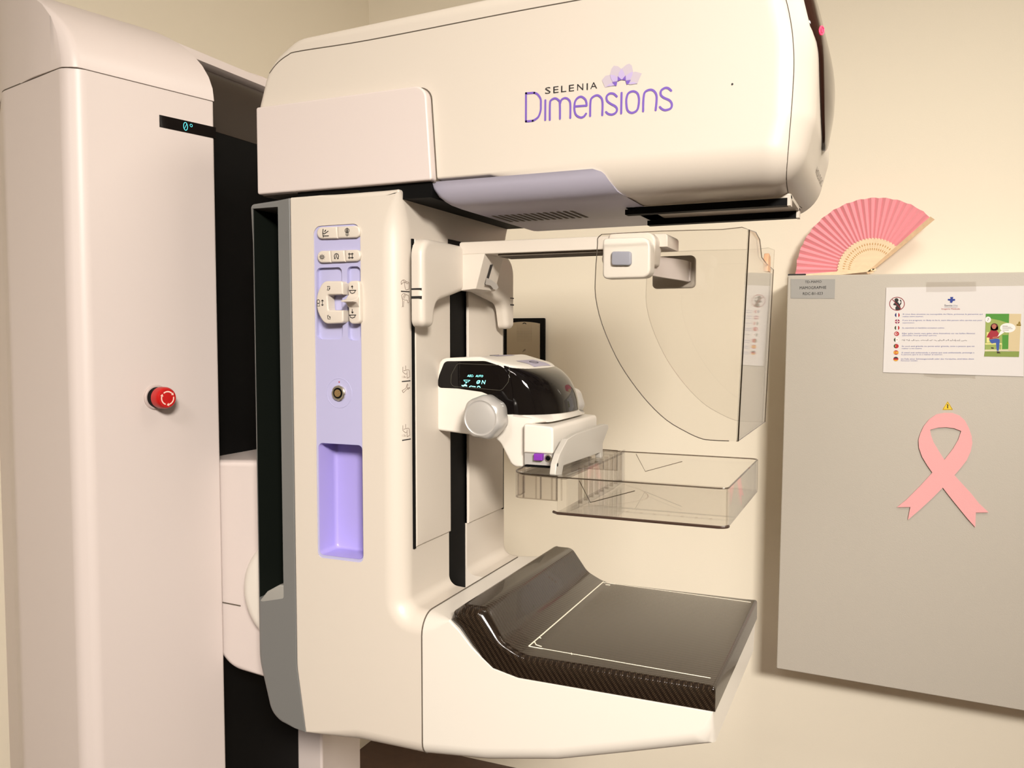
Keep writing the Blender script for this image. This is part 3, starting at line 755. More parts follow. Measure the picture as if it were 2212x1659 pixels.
for q_ in ([(1298, 358), (1343, 400), (1298, 420)], [(1392, 348), (1394, 408), (1348, 402)], [(1230, 430), (1292, 422), (1283, 474), (1262, 470)], [(1392, 412), (1455, 402), (1430, 445), (1405, 460)]):
    m.poly([K(*q) for q in q_], PY(HN - .00095))
m.build('petal_tip', PUR, head, smooth=0)
p = onY(HN, 1582, 182); MB().poly(circ(p.x, p.z, .0011, 12), PY(HN - .0004)).build('dark_speck', INK, head, smooth=0)

# ================================================================== face shield carriage on the rail (upper bracket)
XB = -.505
o_ = [(.8945, .119, .022), (1.172, .119, .03), (1.172, .012, .009), (1.146, .012, .009), (1.136, .048, .02), (1.03, .066, .14), (.927, .042, .02), (.9245, .012, .009), (.8945, .012, .009)]
brk = lab(MB().rprism(fillet(o_, 8), 'x', -.5205, XB, lambda u, v: .0075, ends=(0, 1)).build('shield_bracket', W, mach, smooth=40), 'arched bracket riding on the rail and carrying the shield beam')
MB().box(-.531, -.520, .914, 1.16, .070, .112).build('bracket_back', W, brk)
m = MB(); m.box(-.5205, -.5065, .8940, .8946, .0565, .0585); m.build('index_line', INK, brk, smooth=0)
m = MB(); m.box(-.5205, -.5065, .8940, .8946, .0460, .049); m.build('index_line', INK, brk, smooth=0)
for z0, z1 in ((.0565, .058), (.0465, .0485)): MB().box(XB - .0005, XB + .0003, 1.155, 1.168, z0, z1).build('index_line', INK, brk, smooth=0)
# block that holds the beam, with its slot and lever on the slanted front
m = MB(); m.rprism([(XB - .003, .1075), (-.473, .1075), (-.486, .0625), (XB - .003, .0605)], 'y', 1.0, 1.060, .001); blk_ = m.build('beam_block', W, brk, smooth=25)
sd_ = Vector((-.473 + .486, 0, .1075 - .0625)).normalized(); nn_ = Vector((sd_.z, 0, -sd_.x)); q0_ = Vector((-.473, 0, .1075))
def onB(px, py, off=0):
    d = ray(px, py); o0 = q0_ + nn_ * off; return d * (o0.dot(nn_) / d.dot(nn_))
m = MB(); m.poly([onB(*p, .0004) for p in ((1059, 572), (1065, 571), (1056, 602), (1049, 616), (1047, 614))], lambda *p: p); m.build('lever_slot', INK, blk_, smooth=0)
q_ = [(1051, 600), (1062, 605), (1074, 614), (1077, 621), (1073, 626), (1066, 625), (1060, 617), (1048, 614)]
m = MB(); m.rings([[onB(*p, -.001) for p in q_], [onB(*p, .004) for p in q_]]); m.build('release_lever', SV, blk_, smooth=0)
# beam
m = MB(); m.rprism(fillet([(-.510, .107), (-.235, .106), (-.235, .122, .004), (-.510, .1235, .003)], 3), 'y', 1.0, 1.060, .0015); beam = m.build('shield_beam', W, mach)
m = MB(); m.box(-.457, -.3, 1.006, 1.049, .1035, .107); m.build('beam_track', SEAM, beam)
# slider box with its grey button, arm and pad
m = MB(); m.rprism(fillet([(-.303, .068, .006), (-.246, .068, .010), (-.246, .115, .012), (-.303, .115, .004)], 6), 'y', .962, .985, .003)
sl = m.build('slider_box', WB, mach)
m = MB(); m.rprism(fillet([(-.314, .083, .01), (-.247, .083, .004), (-.243, .122, .012), (-.300, .124, .006)], 6), 'y', .98, 1.012, .003); m.build('slider_back', W, sl)
m = MB(); m.rprism(fillet([(*p, .003) for p in xz(.958, [(1321, 543), (1363, 543), (1363, 573), (1321, 573)])], 5), 'y', .957, .965, .0015); lab(m.build('slider_button', GRYB, sl), 'blue grey rounded push button')

# ================================================================== compression unit
def dome(t, x, z, e=0):
    """plan rounding of the front of the unit: t in -1..1 across the width"""
    xb, w_ = -.475, .105
    if x <= xb: return x
    s = max(0, min(1, (z + .106) / .008)); f = (max(0, 1 - abs(t) ** 2.4)) ** (1 / 2.4)
    return x - .052 * (1 - f) * s * ((x - xb) / w_) ** 1.7
def slab(poly, yh, shrink=.006, N=22, out=0):
    m = MB(); R = []
    if area2(poly) < 0: poly = list(reversed(poly))
    n = len(poly); nr = []
    for i in range(n):
        p = Vector(poly[i]); a1 = p - Vector(poly[i - 1]); a2 = Vector(poly[(i + 1) % n]) - p
        n1 = Vector((-a1.y, a1.x)).normalized(); n2 = Vector((-a2.y, a2.x)).normalized(); mm = n1 + n2
        nr.append(mm / max(.5, mm.dot(n1)))
    ts = [-cos(pi * k / N) for k in range(N + 1)]
    pre = [(-1, 1 - sin(a), 1 - cos(a)) for a in (0, pi / 8, pi / 4, 3 * pi / 8)]
    seq = [(-1, i_, d_) for _, i_, d_ in pre] + [(t, 0, None) for t in ts] + [(1, i_, d_) for _, i_, d_ in reversed(pre)]
    for t, i_, d_ in seq:
        if d_ is None: y = YC + (yh - shrink) * t; ins = 0
        else: y = YC + t * (yh - shrink * d_); ins = shrink * i_
        R.append([(dome(t, x + nr[k].x * ins, z), y, z + nr[k].y * ins) for k, (x, z) in enumerate(poly)])
    return m.rings(R)
wp = fillet([(-.371, -.096), (-.372, -.105), (-.403, -.108), (-.403, -.163), (-.424, -.163, .012), (-.444, -.128, .02), (-.534, -.1215, .007), (-.536, -.085, .02), (-.527, -.0275, .012), (-.47, -.0245, .05), (-.414, -.036, .03), (-.398, -.050), (-.40, -.096)], 6)
cu_ = MB(); comp = slab(wp, .075, .0035).build('compression_unit', WB, mach, smooth=45, tri=True)
bp_ = fillet([(-.531, -.066, .006), (-.5275, -.050, .02), (-.519, -.031, .008), (-.46, -.0300, .05), (-.425, -.0362)] + [tuple(q) for q in smooth_line([(-.4115, -.0395), (-.398, -.0455), (-.386, -.055), (-.3775, -.067), (-.372, -.081), (-.3695, -.0965)], 3)] + [(-.412, -.0975, .012), (-.4335, -.078, .02), (-.465, -.070, .03), (-.50, -.0665)], 6)
gl = lab(slab(bp_, .0756, .0012).build('display_dome', BG, comp, smooth=45, tri=True), 'glossy black display dome')
# display window and its glowing read-out
YD = YC - .0756 - .0003; Q = tr(11.06, 930, 750, YD)
ow = fillet([(930 + x / 11.06, 750 + y / 11.06, r) for x, y, r in ((640, 390, 9), (1905, 440, 10), (1860, 830, 10), (1700, 1035, 12), (480, 930, 10), (500, 650, 12))], 5)
traced(gl, ow, .0003, 'window_outline', mat('dim_grey', (.07, .065, .05), .4), gl, closed=True)
m = MB()
for s_, xa, xb, yb_, h_ in (('AEC›', 875, 1025, 708, 52), ('AUTO', 1075, 1255, 712, 50), ('0', 1098, 1185, 875, 90), ('N', 1215, 1318, 880, 92)):
    a_, b_ = Q(xa, yb_), Q(xb, yb_); hh = Q(xa, yb_ - h_)[1] - a_[1]
    m.text(s_, PY(YD), a_[0], a_[1], width=b_[0] - a_[0], height=hh, shear=.25)
for l in ([(790, 785), (945, 790)], [(800, 800), (825, 825), (905, 828), (930, 795)], [(865, 830), (835, 862)], [(1110, 868), (1180, 800)]): m.strip([Q(*p) for p in l], .0004, PY(YD))
m.poly([Q(*p) for p in ((840, 840), (870, 840), (858, 868))], PY(YD))
m.poly([Q(*p) for p in ((740, 905), (790, 910), (815, 885), (845, 890), (875, 915), (870, 940), (820, 925), (780, 940), (745, 925))], PY(YD))
for a in ((930, 945, 970, 925), (990, 935, 1070, 945)): m.strip([Q(a[0], a[1]), Q(a[2], a[3])], .0010, PY(YD))
m.strip([Q(1120, 955), Q(1135, 935), Q(1165, 935), Q(1185, 960)], .001, PY(YD)); m.build('read_out', CY, gl, smooth=0)
# lilac touch pads on top
for x0_, x1_ in ((-.500, -.465), (-.438, -.412)):
    m = MB(); R = []
    for i in range(7):
        x = x0_ + (x1_ - x0_) * i / 6; R.append([drop(comp, x, 1.02 + .06 * j / 4) + Vector((0, 0, .0004)) for j in range(5)])
    m.rings(R, (False, False), closed=False); pd_ = m.build('touch_pad', mat('touch_pad_lilac', 'a9a2b4', .5), comp, smooth=0)
    xm = (x0_ + x1_) / 2; m = MB(); m.tube([drop(comp, xm + .005 * cos(t), 1.05 + .010 * sin(t)) + Vector((0, 0, .0005)) for t in [2 * pi * k / 16 for k in range(16)]], .0004, 6, closed=True); m.build('pad_symbol', INK, pd_, smooth=0)
# hand wheels
def wheel(y0, y1, lbl, dx=0):
    s = -1 if y1 < y0 else 1; h = abs(y1 - y0)
    m = MB()
    lobe = lambda a, hh: (1 - .06 * (1 - cos(7 * (a + .1))) / 2) if .006 < hh < h * .972 else 1
    m.lathe((-.4475 + dx, y0, -.0985), (0, s, 0), [(0, .012), (h * .3, .012), (h * .32, .024), (h * .45, .0275), (h * .75, .028), (h * .90, .0265), (h * .97, .0238), (h * .99, .0215), (h * .975, .0205), (h * .973, .0195), (h * .98, .0185), (h * 1.02, .012), (h * 1.03, .001)], 70, lobe)
    return lab(m.build('hand_wheel', SV, comp, smooth=50), lbl)
wheel(YC - .074, .932, 'silver hand wheel on the near side'); wheel(YC + .074, 1.212, 'silver hand wheel on the far side', .016)
# paddle clamp
m = MB(); m.rprism(fillet([(-.4035, -.1425), (-.3645, -.1425, .003), (-.3645, -.109, .005), (-.4035, -.1065, .003)], 5), 'y', .963, 1.137, .0028); cl = lab(m.build('paddle_clamp', WB, comp), 'white clamp block that grips the clear paddle')
m = MB(); m.box(-.4030, -.366, .966, 1.134, -.157, -.1425); m.build('clamp_plate', SV, cl)
m = MB(); m.box(-.4030, -.370, .9655, 1.13, -.160, -.158); m.build('clamp_slit', BK, cl)
z_ = on(1, .963, 1165, 987); m = MB(); m.box(z_.x - .006, z_.x + .005, .959, .967, z_.z - .004, z_.z + .004, .0006); m.build('catch', PURB, cl)
z_ = on(1, .9655, 1184, 990); m = MB(); m.lathe((z_.x, .967, z_.z), (0, -1, 0), [(0, .0045), (.002, .0045), (.002, .003)]); hk = m.build('pivot_hole', STL, cl)
m = MB(); m.lathe((z_.x, .967, z_.z), (0, -1, 0), [(0, .0030), (.0022, .0030), (.0023, .0005)]); m.build('pivot_bore', BK, hk)
q_ = [on(0, -.35, *p) for p in ((1201, 1002), (1198, 1027), (1212, 1027), (1216, 1006), (1295, 978), (1297, 990), (1301, 986), (1301, 958), (1314, 923), (1312, 917), (1306, 916), (1243, 937), (1225, 948), (1208, 980))]
m = MB(); m.rprism(fillet([(q.y, q.z, .002) for q in q_], 3), 'x', -.357, -.349, .0012); lv = lab(m.build('clamp_lever', LV, cl), 'grey folding lever of the paddle clamp')
z_ = on(0, -.3488, 1202, 1003); MB().poly(circ(z_.y + .0035, z_.z - .001, .0022, 14), lambda u, v: (-.3485, u, v)).build('lever_pin', INK, lv, smooth=0)

# ================================================================== clear compression paddle
pd = thing('compression_paddle', 'clear acrylic tray shaped compression paddle clipped under the white clamp', 'compression paddle', (-.25, YC, -.206))
def ring_wall(m, path, zt_, zb_, th):
    """thin standing wall following a plan path"""
    path = [Vector(p) for p in path]; n = len(path); L1, L2 = [], []
    for i in range(n):
        a = path[max(i - 1, 0)]; b = path[min(i + 1, n - 1)]; t = (b - a).normalized(); nn = Vector((-t.y, t.x)) * th / 2
        L1.append(path[i] + nn); L2.append(path[i] - nn)
    R = [[(L1[i].x, L1[i].y, zb_(i)), (L1[i].x, L1[i].y, zt_(i)), (L2[i].x, L2[i].y, zt_(i)), (L2[i].x, L2[i].y, zb_(i))] for i in range(n)]
    return m.rings(R)
def arc(cx, cy, r, a0, a1, n=7): return [(cx + r * cos(radians(a0 + (a1 - a0) * k / n)), cy + r * sin(radians(a0 + (a1 - a0) * k / n))) for k in range(n + 1)]
NY, FY = .9265, mir(.9265)
half = [(-.385, .962)] + arc(-.388, .9385, .012, 120, 270, 8)
wing = arc(-.389, .9385, .012, 150, 270, 8) + [(-.37, NY), (-.345, NY)]
main = [(-.345, NY), (-.30, NY), (-.25, NY), (-.20, NY)] + arc(-.160, NY + .010, .010, -90, 0, 7) + [(-.150, YC)]
full = main + [(x, mir(y)) for x, y in reversed(main[:-1])]
m = MB(); ring_wall(m, full, lambda i: -.1635, lambda i: -.206, .002); wl = m.build('tray_wall', CLR, pd)
for s in (0, 1):
    pth = [(x, mir(y) if s else y) for x, y in ([(-.402, .963)] + wing)]
    m = MB(); ring_wall(m, pth, lambda i: -.1585 - .004 * (i / len(pth)), lambda i: -.1915, .0022); o = lab(m.build('paddle_shoulder', CLE2, pd), 'ribbed clear shoulder on the %s side' % ('far' if s else 'near'))
    for k, xx in enumerate((-.3995, -.388, -.372, -.366, -.352, -.346, -.340)):
        yy = NY + .0005 if xx > -.395 else .938
        m = MB(); yy2 = mir(yy) if s else yy
        m.box(xx - .0006, xx + .0006, yy2 - .0015 if not s else yy2 - .001, yy2 + .001 if not s else yy2 + .0015, -.1905, -.1645); m.build('shoulder_rib', CLE3 if k % 2 else CLE2, o)
    m = MB(); m.tube([(x, y, -.1588 - .0045 * k / len(pth)) for k, (x, y) in enumerate(pth)], .0011, 6); m.build('shoulder_rim', CLE, o)
    m = MB(); m.tube([(x, y, -.1912) for x, y in pth], .0009, 6); m.build('shoulder_foot', CLE2, o)
# shelf under the clamp and back wall with ribs
m = MB(); m.rprism(fillet([(-.402, .940, .012), (-.335, .928), (-.335, mir(.928)), (-.402, mir(.940), .012)], 5), 'z', -.1660, -.1635); m.build('clamp_shelf', CLE2, pd)
m = MB(); ring_wall(m, [(-.334, .93), (-.332, .97), (-.330, 1.0), (-.330, 1.1), (-.332, 1.13), (-.334, 1.17)], lambda i: -.160, lambda i: -.205, .002); bw = m.build('back_wall', CLR, pd)
for k in range(9):
    y = .965 + .17 * k / 8; m = MB(); m.box(-.3325, -.3275, y - .0009, y + .0009, -.200, -.157); m.build('back_rib', CLE2, bw)
# tray floor and edges
fl_ = [(-.345, NY)] + main[4:-1] + [(x, mir(y)) for x, y in reversed(main[4:-1])] + [(-.345, FY)]
MB().prism(fl_, 'z', -.2068, -.2042).build('tray_floor', CLRF, pd)
m = MB(); m.tube([(x, y, -.1635) for x, y in full], .0009, 6); m.build('tray_rim', CLE, pd)
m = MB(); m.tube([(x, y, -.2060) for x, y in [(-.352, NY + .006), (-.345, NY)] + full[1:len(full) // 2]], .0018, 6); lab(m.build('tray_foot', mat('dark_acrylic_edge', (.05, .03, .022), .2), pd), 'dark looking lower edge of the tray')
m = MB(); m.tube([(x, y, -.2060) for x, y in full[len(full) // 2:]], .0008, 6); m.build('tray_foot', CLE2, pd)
for s in (0, 1):
    yy = FY - .0015 if s else NY - .0012
    v = [onY(NY, *p) for p in ((1252, 1038), (1276, 1085), (1372, 1060))]; m = MB(); m.tube([(p.x, yy, p.z) for p in v], .0005, 6); m.build('stiffening_ridge', CLE, pd)
m = MB(); P = lambda u, v_: (u, v_, -.2036)
m.strip(smooth_line([(-.33, .96), (-.29, 1.0), (-.27, 1.05), (-.29, 1.1), (-.33, 1.14)], 6), .0006, P)
m.strip([(-.285, .955), (-.165, .955)], .0004, P)
for k in range(7): m.strip([(-.27 + .016 * k, .955), (-.268 + .016 * k, .959)], .0009, P)
lab(m.build('ruler_marks', mat('faint_brown_print', '9c8470', .6), pd, smooth=0), 'faint printed scale on the tray floor')
for y in (NY, FY): MB().tube([(-.1505, y + (.001 if y < YC else -.001), z) for z in (-.205, -.164)], .0009, 6).build('corner_edge', CLE2, pd)

# ================================================================== clear face shield
sh = thing('face_shield', 'clear curved acrylic face shield hanging from the beam under the tube head', 'face shield', (-.2, YC, -.11))
SN, SF = .935, mir(.935)
nr_ = [(1300, 506), (1291, 514), (1290, 530), (1286, 590), (1286, 640), (1300, 700), (1330, 770), (1362, 822), (1400, 870), (1440, 908), (1480, 932), (1510, 946), (1535, 951), (1590, 953)]
npl = xz(SN, [tuple(q) for q in smooth_line(nr_, 3)]); NC = len(npl) - 1; npl += [(-.1405, npl[-1][1]), (-.1325, .1135), (-.140, .1165)] + xz(SN, [(1560, 495.5), (1430, 497)])
npl = [(x, min(z, .1168)) for x, z in npl]
a = MB().prism(npl, 'y', SN, SN + .0016).build('side_pane', CLR, sh, smooth=0); lab(a, 'side pane on the near side')
MB().tube([(x, SN + .0008, z) for x, z in npl[:NC]], .0005, 6).build('pane_edge', mat('dark_cut_edge', (.06, .045, .03), .3), a)
MB().tube([(x, SN + .0008, z) for x, z in npl[NC:] + npl[:1]], .0005, 6).build('top_edge', CLE, a)
b = MB().prism(npl, 'y', SF - .0016, SF).build('side_pane', CLR, sh, smooth=0); lab(b, 'side pane on the far side')
MB().tube([(x, SF - .0008, z) for x, z in npl], .0004, 6, closed=True).build('pane_edge', CLE2, b)
zb_ = npl[NC][1]
# front pane: leaning slightly, lower cut-out towards the far top corner
fp = [(SN, .1135), (SN + .05, .1165), (SN + .085, .112), (SN + .11, .094), (SN + .16, .090), (SF, .088), (SF, zb_), (SN, zb_)]
fx = lambda z: -.1410 + (-.1325 + .1410) * (z - zb_) / (.1135 - zb_)
m = MB(); m.rings([[(fx(z), y, z) for y, z in fp], [(fx(z) - .0018, y, z) for y, z in fp]]); fr = lab(m.build('front_pane', CLR, sh, smooth=0), 'front pane facing the patient')
MB().tube([(fx(z), y, z) for y, z in fp], .0006, 6, closed=True).build('pane_edge', CLE, fr)
MB().tube([(fx(z) + .0003, SN, z) for z in (zb_, .1135)], .0007, 6).build('corner_edge', CLE, fr)
p = on(0, -.135, 1657, 545); m = MB(); m.rprism(fillet([(p.y - .004, .082), (p.y + .022, .082), (p.y + .022, .102, .003), (p.y + .004, .105, .003), (p.y - .004, .095)], 3), 'x', -.139, -.133, .0008)
lab(m.build('mounting_tab', mat('tan_tab', 'd8a884', .5), fr), 'small tan tab at the upper corner')
# link arm and pad gripping the far pane
m = MB(); m.rprism(fillet([(-.292, .066, .006), (-.2335, .066, .006), (-.2335, .110, .007), (-.292, .110, .006)], 5), 'y', SF - .012, SF - .0018, .003); pdp = lab(m.build('grip_pad', mat('taupe_plastic', (.42, .37, .31), .5), sh), 'taupe pad gripping the far pane')
m = MB(); R = []
for k in range(13):
    t = k / 12; x = -.245 + (-.246 + .245) * t + .0; y = .985 + (SF - .014 - .985) * t
    e = t * t * (3 - 2 * t); x = -.252 + .012 * e; zt_ = .097 - .0 * e + .004 * e; zb2 = .073 + .001 * e
    R.append([(x, y, zb2), (x, y, zt_), (x - .004, y, zt_), (x - .004, y, zb2)])
m.rings(R); m.build('link_arm', WC, pdp, smooth=40)
m = MB(); m.box(-.2445, -.238, SF - .020, SF - .012, .074, .101, .002); m.build('link_foot', WC, pdp)
# ================================================================== wall cabinet with what hangs on it
CY_ = 2.28
cb = thing('wall_cabinet', 'large grey painted steel cabinet mounted on the wall beside the machine', 'cabinet', (.16, 2.38, -.87))
zt_ = lambda x: .1575 - .014 * (x + .226); zb_ = lambda x: -.866 - .024 * (x + .236)
m = MB(); m.rprism([(-.228, zb_(-.228) + .004), (.56, zb_(.56) + .004), (.56, zt_(.56)), (-.228, zt_(-.228))], 'y', 2.296, 2.48, .001); m.build('cabinet_body', CABE, cb)
m = MB(); m.rprism(fillet([(-.2365, zb_(-.236), .003), (.56, zb_(.56)), (.56, zt_(.56) - .001), (-.2255, zt_(-.226) - .001, .003)], 4), 'y', CY_, 2.297, .0025); dr = m.build('door', CAB, cb)
m = MB(); m.strip([(-.225, .159), (-.185, .1588)], .0045, PY(2.2955)); m.build('hinge_gap', INK, cb, smooth=0)
p = onY(2.35, 2021, 586); m = MB(); m.lathe((p.x, 2.35, zt_(p.x)), (0, 0, 1), [(0, .004), (.004, .004), (.006, .002)]); m.build('screw', STL, cb)

def trc(sc, ox, oy, Y): return lambda x, y: xz(Y, [(ox + x / sc, oy + y / sc)])[0]
# room label
YLb = CY_ - .0012
q_ = xz(YLb, [(1708, 602.5), (1804, 603), (1803, 645), (1708, 644.5)])
lb = tag(MB().prism(q_, 'y', YLb, CY_ - .0003).build('room_label', LBL, smooth=0), 'small grey name plate in the top left corner of the cabinet door', 'label')
for s_, xa, xb, yb_, h_ in (('TD-MAMO', 245, 393, 880, 21), ('MAMOGRAPHIE', 197, 436, 935, 24), ('RDC-B1-023', 226, 404, 986, 22)):
    T_ = trc(4.158, 1680, 400, YLb - .0005); a_, b_ = T_(xa, yb_), T_(xb, yb_)
    MB().text(s_, PY(YLb - .0005), a_[0], a_[1], width=b_[0] - a_[0], height=h_ / 4.158 * .00122).build('label_lettering', INK, lb, smooth=0)
# notice
YP = CY_ - .0022; Tn = trc(6.636, 1880, 600, YP)
nt_ = thing('paper_notice', 'white landscape paper notice with flags and multilingual text taped to the cabinet door', 'notice', (.15, YP, -.09))
q_ = [Tn(228, 140), Tn(2203, 115), Tn(2197, 1416), Tn(182, 1355)]
MB().prism(q_, 'y', YP, YP + .0004).build('sheet', PAP, nt_, smooth=0)
off = [.0001]
def N(name, m_, polys=(), lines=(), wd=.001, texts=(), tf=Tn, parent=nt_, Y=YP, step=True):
    if step: off[0] += .000015
    y = Y - off[0]; m = MB()
    for p_ in polys: m.poly([tf(*q) for q in p_], PY(y))
    for l in lines:
        cl = l[0] == l[-1] and len(l) > 3; m.strip([tf(*q) for q in (l[:-1] if cl else l)], wd, PY(y), closed=cl, caps=False)
    for t_ in texts:
        s_, xa, xb, yb_, h_ = t_[:5]; a_ = tf(xa, yb_); b_ = tf(xb, yb_); hh = tf(xa, yb_ - h_)[1] - a_[1]
        sl = (b_[1] - a_[1]) / (b_[0] - a_[0])
        m.text(s_, lambda u, v: (u, y, v + (u - a_[0]) * sl), a_[0], a_[1], width=b_[0] - a_[0], height=hh)
    return m.build(name, m_, parent, smooth=0)
dred = ink('dark_red_ink', '8a1c28'); blk = INK; blu = ink('text_blue_ink', '5f64a8'); gry = ink('text_grey_ink', '77707a'); wht = ink('white_print', 'f4ecea')
N('prohibition_sign', blk, polys=[circ(375, 322, 30, 14), [(345, 350), (365, 345), (400, 350), (420, 380), (440, 345), (420, 330), (430, 310), (447, 330), (445, 370), (425, 400), (433, 420), (428, 465), (362, 465), (358, 430), (375, 400), (330, 392), (332, 372), (352, 360)]])
N('prohibition_ring', dred, lines=[circ(383, 373, 106, 36, ry=94) + [(489, 373)], [(315, 310), (440, 445)]], wd=.0017)
ell = lambda cx, cy, a0=0, a1=2 * pi: circ(cx, cy, 36, 20, a0, a1, ry=32)
navy = ink('flag_navy', '2b2a6e'); red = ink('flag_red', 'b3242f'); grn = ink('flag_green', '3c4a2c'); yel = ink('flag_yellow', 'dca23c')
fl = [(387, 535), (387, 627), (383, 718), (377, 803), (373, 890), (371, 980), (369, 1072), (366, 1165)]
def half_(cx, cy, side): return ell(cx, cy, pi / 2 + (.35 if side < 0 else -.35), 3 * pi / 2 - .35) if side < 0 else ell(cx, cy, -pi / 2 + .35, pi / 2 - .35)
def fdisc(k, m_): return N('flag', m_, polys=[ell(*fl[k])])
fdisc(0, wht); N('flag', navy, polys=[half_(*fl[0], -1)]); N('flag', red, polys=[half_(*fl[0], 1)])
fdisc(1, red); N('flag', wht, lines=[[(352, 627), (422, 627)], [(387, 596), (387, 658)]], wd=.0016); N('flag', navy, polys=[[(360, 610), (380, 600), (378, 618)], [(396, 600), (414, 610), (396, 618)], [(362, 645), (378, 636), (378, 652)], [(396, 636), (414, 645), (396, 654)]])
fdisc(2, wht); N('flag', grn, polys=[half_(*fl[2], -1)]); N('flag', red, polys=[half_(*fl[2], 1)])
fdisc(3, red); N('flag', wht, lines=[circ(370, 803, 14, 12, .6, 5.6)], wd=.0012, polys=[circ(392, 803, 5, 6)])
fdisc(4, wht); N('flag', grn, polys=[half_(*fl[4], -1)]); N('flag', red, polys=[circ(383, 890, 7, 8)])
fdisc(5, red); N('flag', grn, polys=[half_(*fl[5], -1)]); N('flag', yel, polys=[circ(362, 980, 9, 10)])
fdisc(6, red); N('flag', yel, polys=[[(334, 1055), (404, 1055), (404, 1090), (334, 1090)]]); N('flag', red, polys=[circ(360, 1072, 7, 8)])
fdisc(7, red); N('flag', blk, polys=[ell(*fl[7], pi + .35, 2 * pi - .35)]); N('flag', yel, polys=[ell(*fl[7], .35, pi - .35)])
T1 = [("Si vous êtes enceinte ou susceptible de l'être, prévenez la personne qui", 465, 1610, 530, 18), ('réalise votre examen.', 462, 762, 562, 17),
 ('If you are pregnant, or likely to be it, warn this person who carries out your', 462, 1605, 618, 18), ('examination.', 462, 634, 652, 14),
 ('Se aspettate un bambino avvisateci subito.', 457, 1064, 726, 17),
 ('Eğer gebe iseniz veya gebe olma ihtimaliniz var ise lütfen filminizi', 457, 1500, 806, 19), ('çekmeden önce görevliyi uyarınız.', 457, 955, 834, 16),
 ('Se você está grávida ou pensa estar grávida, avise a pessoa que vai', 450, 1492, 990, 18), ('realizar o seu exame.', 450, 742, 1020, 16),
 ('Si usted está embarazada o piensa que está embarazada, prevenga a', 447, 1490, 1082, 18), ('la persona que le va a realizar el examen.', 445, 1036, 1108, 16),
 ('Im Falle einer Schwangerschaft oder des Verdachts, sind bitte diese', 442, 1485, 1172, 18), ('Personen melden.', 440, 682, 1196, 15)]
for t_ in T1: N('text_line', blu, texts=[t_])
# right-to-left line, drawn as joined strokes
sq = []; x = 450
import random
random.seed(4)
while x < 1385:
    wd_ = random.uniform(25, 90); pts = [(x + wd_ * k / 6, 893 + x * .006 + random.uniform(-7, 7)) for k in range(7)]; sq.append(pts); x += wd_ + random.uniform(6, 22)
    if random.random() < .6: sq.append([(x - wd_ / 2, 880), (x - wd_ / 2 + 4, 903)])
N('notice_text', gry, lines=sq, wd=.0007)
cb1 = ink('logo_blue', '2b3f95')
N('cross_logo', cb1, polys=[[(1145, 275), (1190, 275), (1182, 303), (1215, 303), (1215, 328), (1184, 332), (1172, 360), (1140, 355), (1146, 330), (1112, 325), (1112, 303), (1150, 303)]])
N('logo_lettering', ink('logo_dark_grey', '55566a'), texts=[('Sante', 1062, 1172, 410, 28)]); N('logo_lettering', ink('logo_light_grey', 'a7acba'), texts=[('cite', 1178, 1252, 410, 28)], lines=[[(1062, 424), (1250, 422)]], wd=.0007)
N('logo_lettering', ink('logo_red', 'c06a70'), texts=[('Imagerie Médicale', 1020, 1285, 456, 22)])
# drawing of a waiting woman
c_ = lambda n, h: ink(n, h)
N('drawing', c_('wall_green', '4d9234'), polys=[[(1655, 516), (1990, 516), (1976, 1026), (1640, 1056)]])
N('drawing', c_('soft_green', '9aab5c'), polys=[[(1652, 580), (1740, 588), (1860, 612), (1980, 650), (1975, 820), (1890, 820), (1890, 1020), (1645, 1050)]])
N('drawing', c_('door_cream', 'd6c49c'), polys=[[(1990, 516), (2163, 518), (2135, 1060), (1976, 1048)]])
N('drawing', c_('floor_green', '86994a'), polys=[[(1640, 1056), (2135, 1056), (2130, 1135), (1630, 1128)]])
N('drawing', c_('skirting', 'd9d2ae'), polys=[[(1640, 1030), (1976, 1024), (1976, 1050), (1640, 1056)]])
N('drawing', c_('bench', 'e6dd92'), polys=[[(1645, 938), (1885, 938), (1888, 956), (1645, 958)], [(1880, 956), (1888, 956), (1884, 1030), (1876, 1030)], [(1668, 780), (1700, 780), (1710, 930), (1668, 930)]])
N('drawing', c_('red_top', 'a32636'), polys=[[(1735, 745), (1805, 745), (1838, 790), (1850, 850), (1838, 862), (1800, 870), (1700, 885), (1710, 860), (1665, 855), (1690, 800)]])
N('drawing', c_('brown_hair', '5a1a1c'), polys=[circ(1778, 708, 56, 18), [(1725, 700), (1832, 700), (1835, 750), (1722, 755)]])
N('drawing', c_('skin_print', 'b56a58'), polys=[circ(1774, 700, 32, 14, ry=36), [(1750, 850), (1820, 840), (1820, 862), (1755, 872)]])
N('drawing', c_('blue_jeans', '3a57a8'), polys=[[(1700, 890), (1800, 872), (1848, 880), (1856, 900), (1840, 1048), (1812, 1046), (1800, 930), (1740, 944)]])
N('drawing', c_('shoe_dark', '3a2a28'), polys=[[(1728, 996), (1768, 1000), (1770, 1018), (1735, 1016)], [(1812, 1052), (1845, 1058), (1870, 1084), (1815, 1084)]])
N('speech_bubble', wht, polys=[circ(1688, 600, 42, 18, ry=44), circ(1970, 718, 112, 26, ry=68), [(1870, 760), (1930, 775), (1820, 850)]])
N('bubble_text', INK, lines=[[(1893, 690), (1970, 692)], [(1893, 708), (2020, 711)], [(1893, 727), (2038, 731)], [(1893, 750), (1985, 752)], [(1680, 580), (1695, 580), (1695, 600), (1680, 604), (1684, 620)]], wd=.0008)
N('door_sign', c_('sign_brown', '8a7020'), polys=[[(2135, 620), (2158, 662), (2112, 662)], [(2098, 665), (2160, 668), (2158, 690), (2094, 688)]])
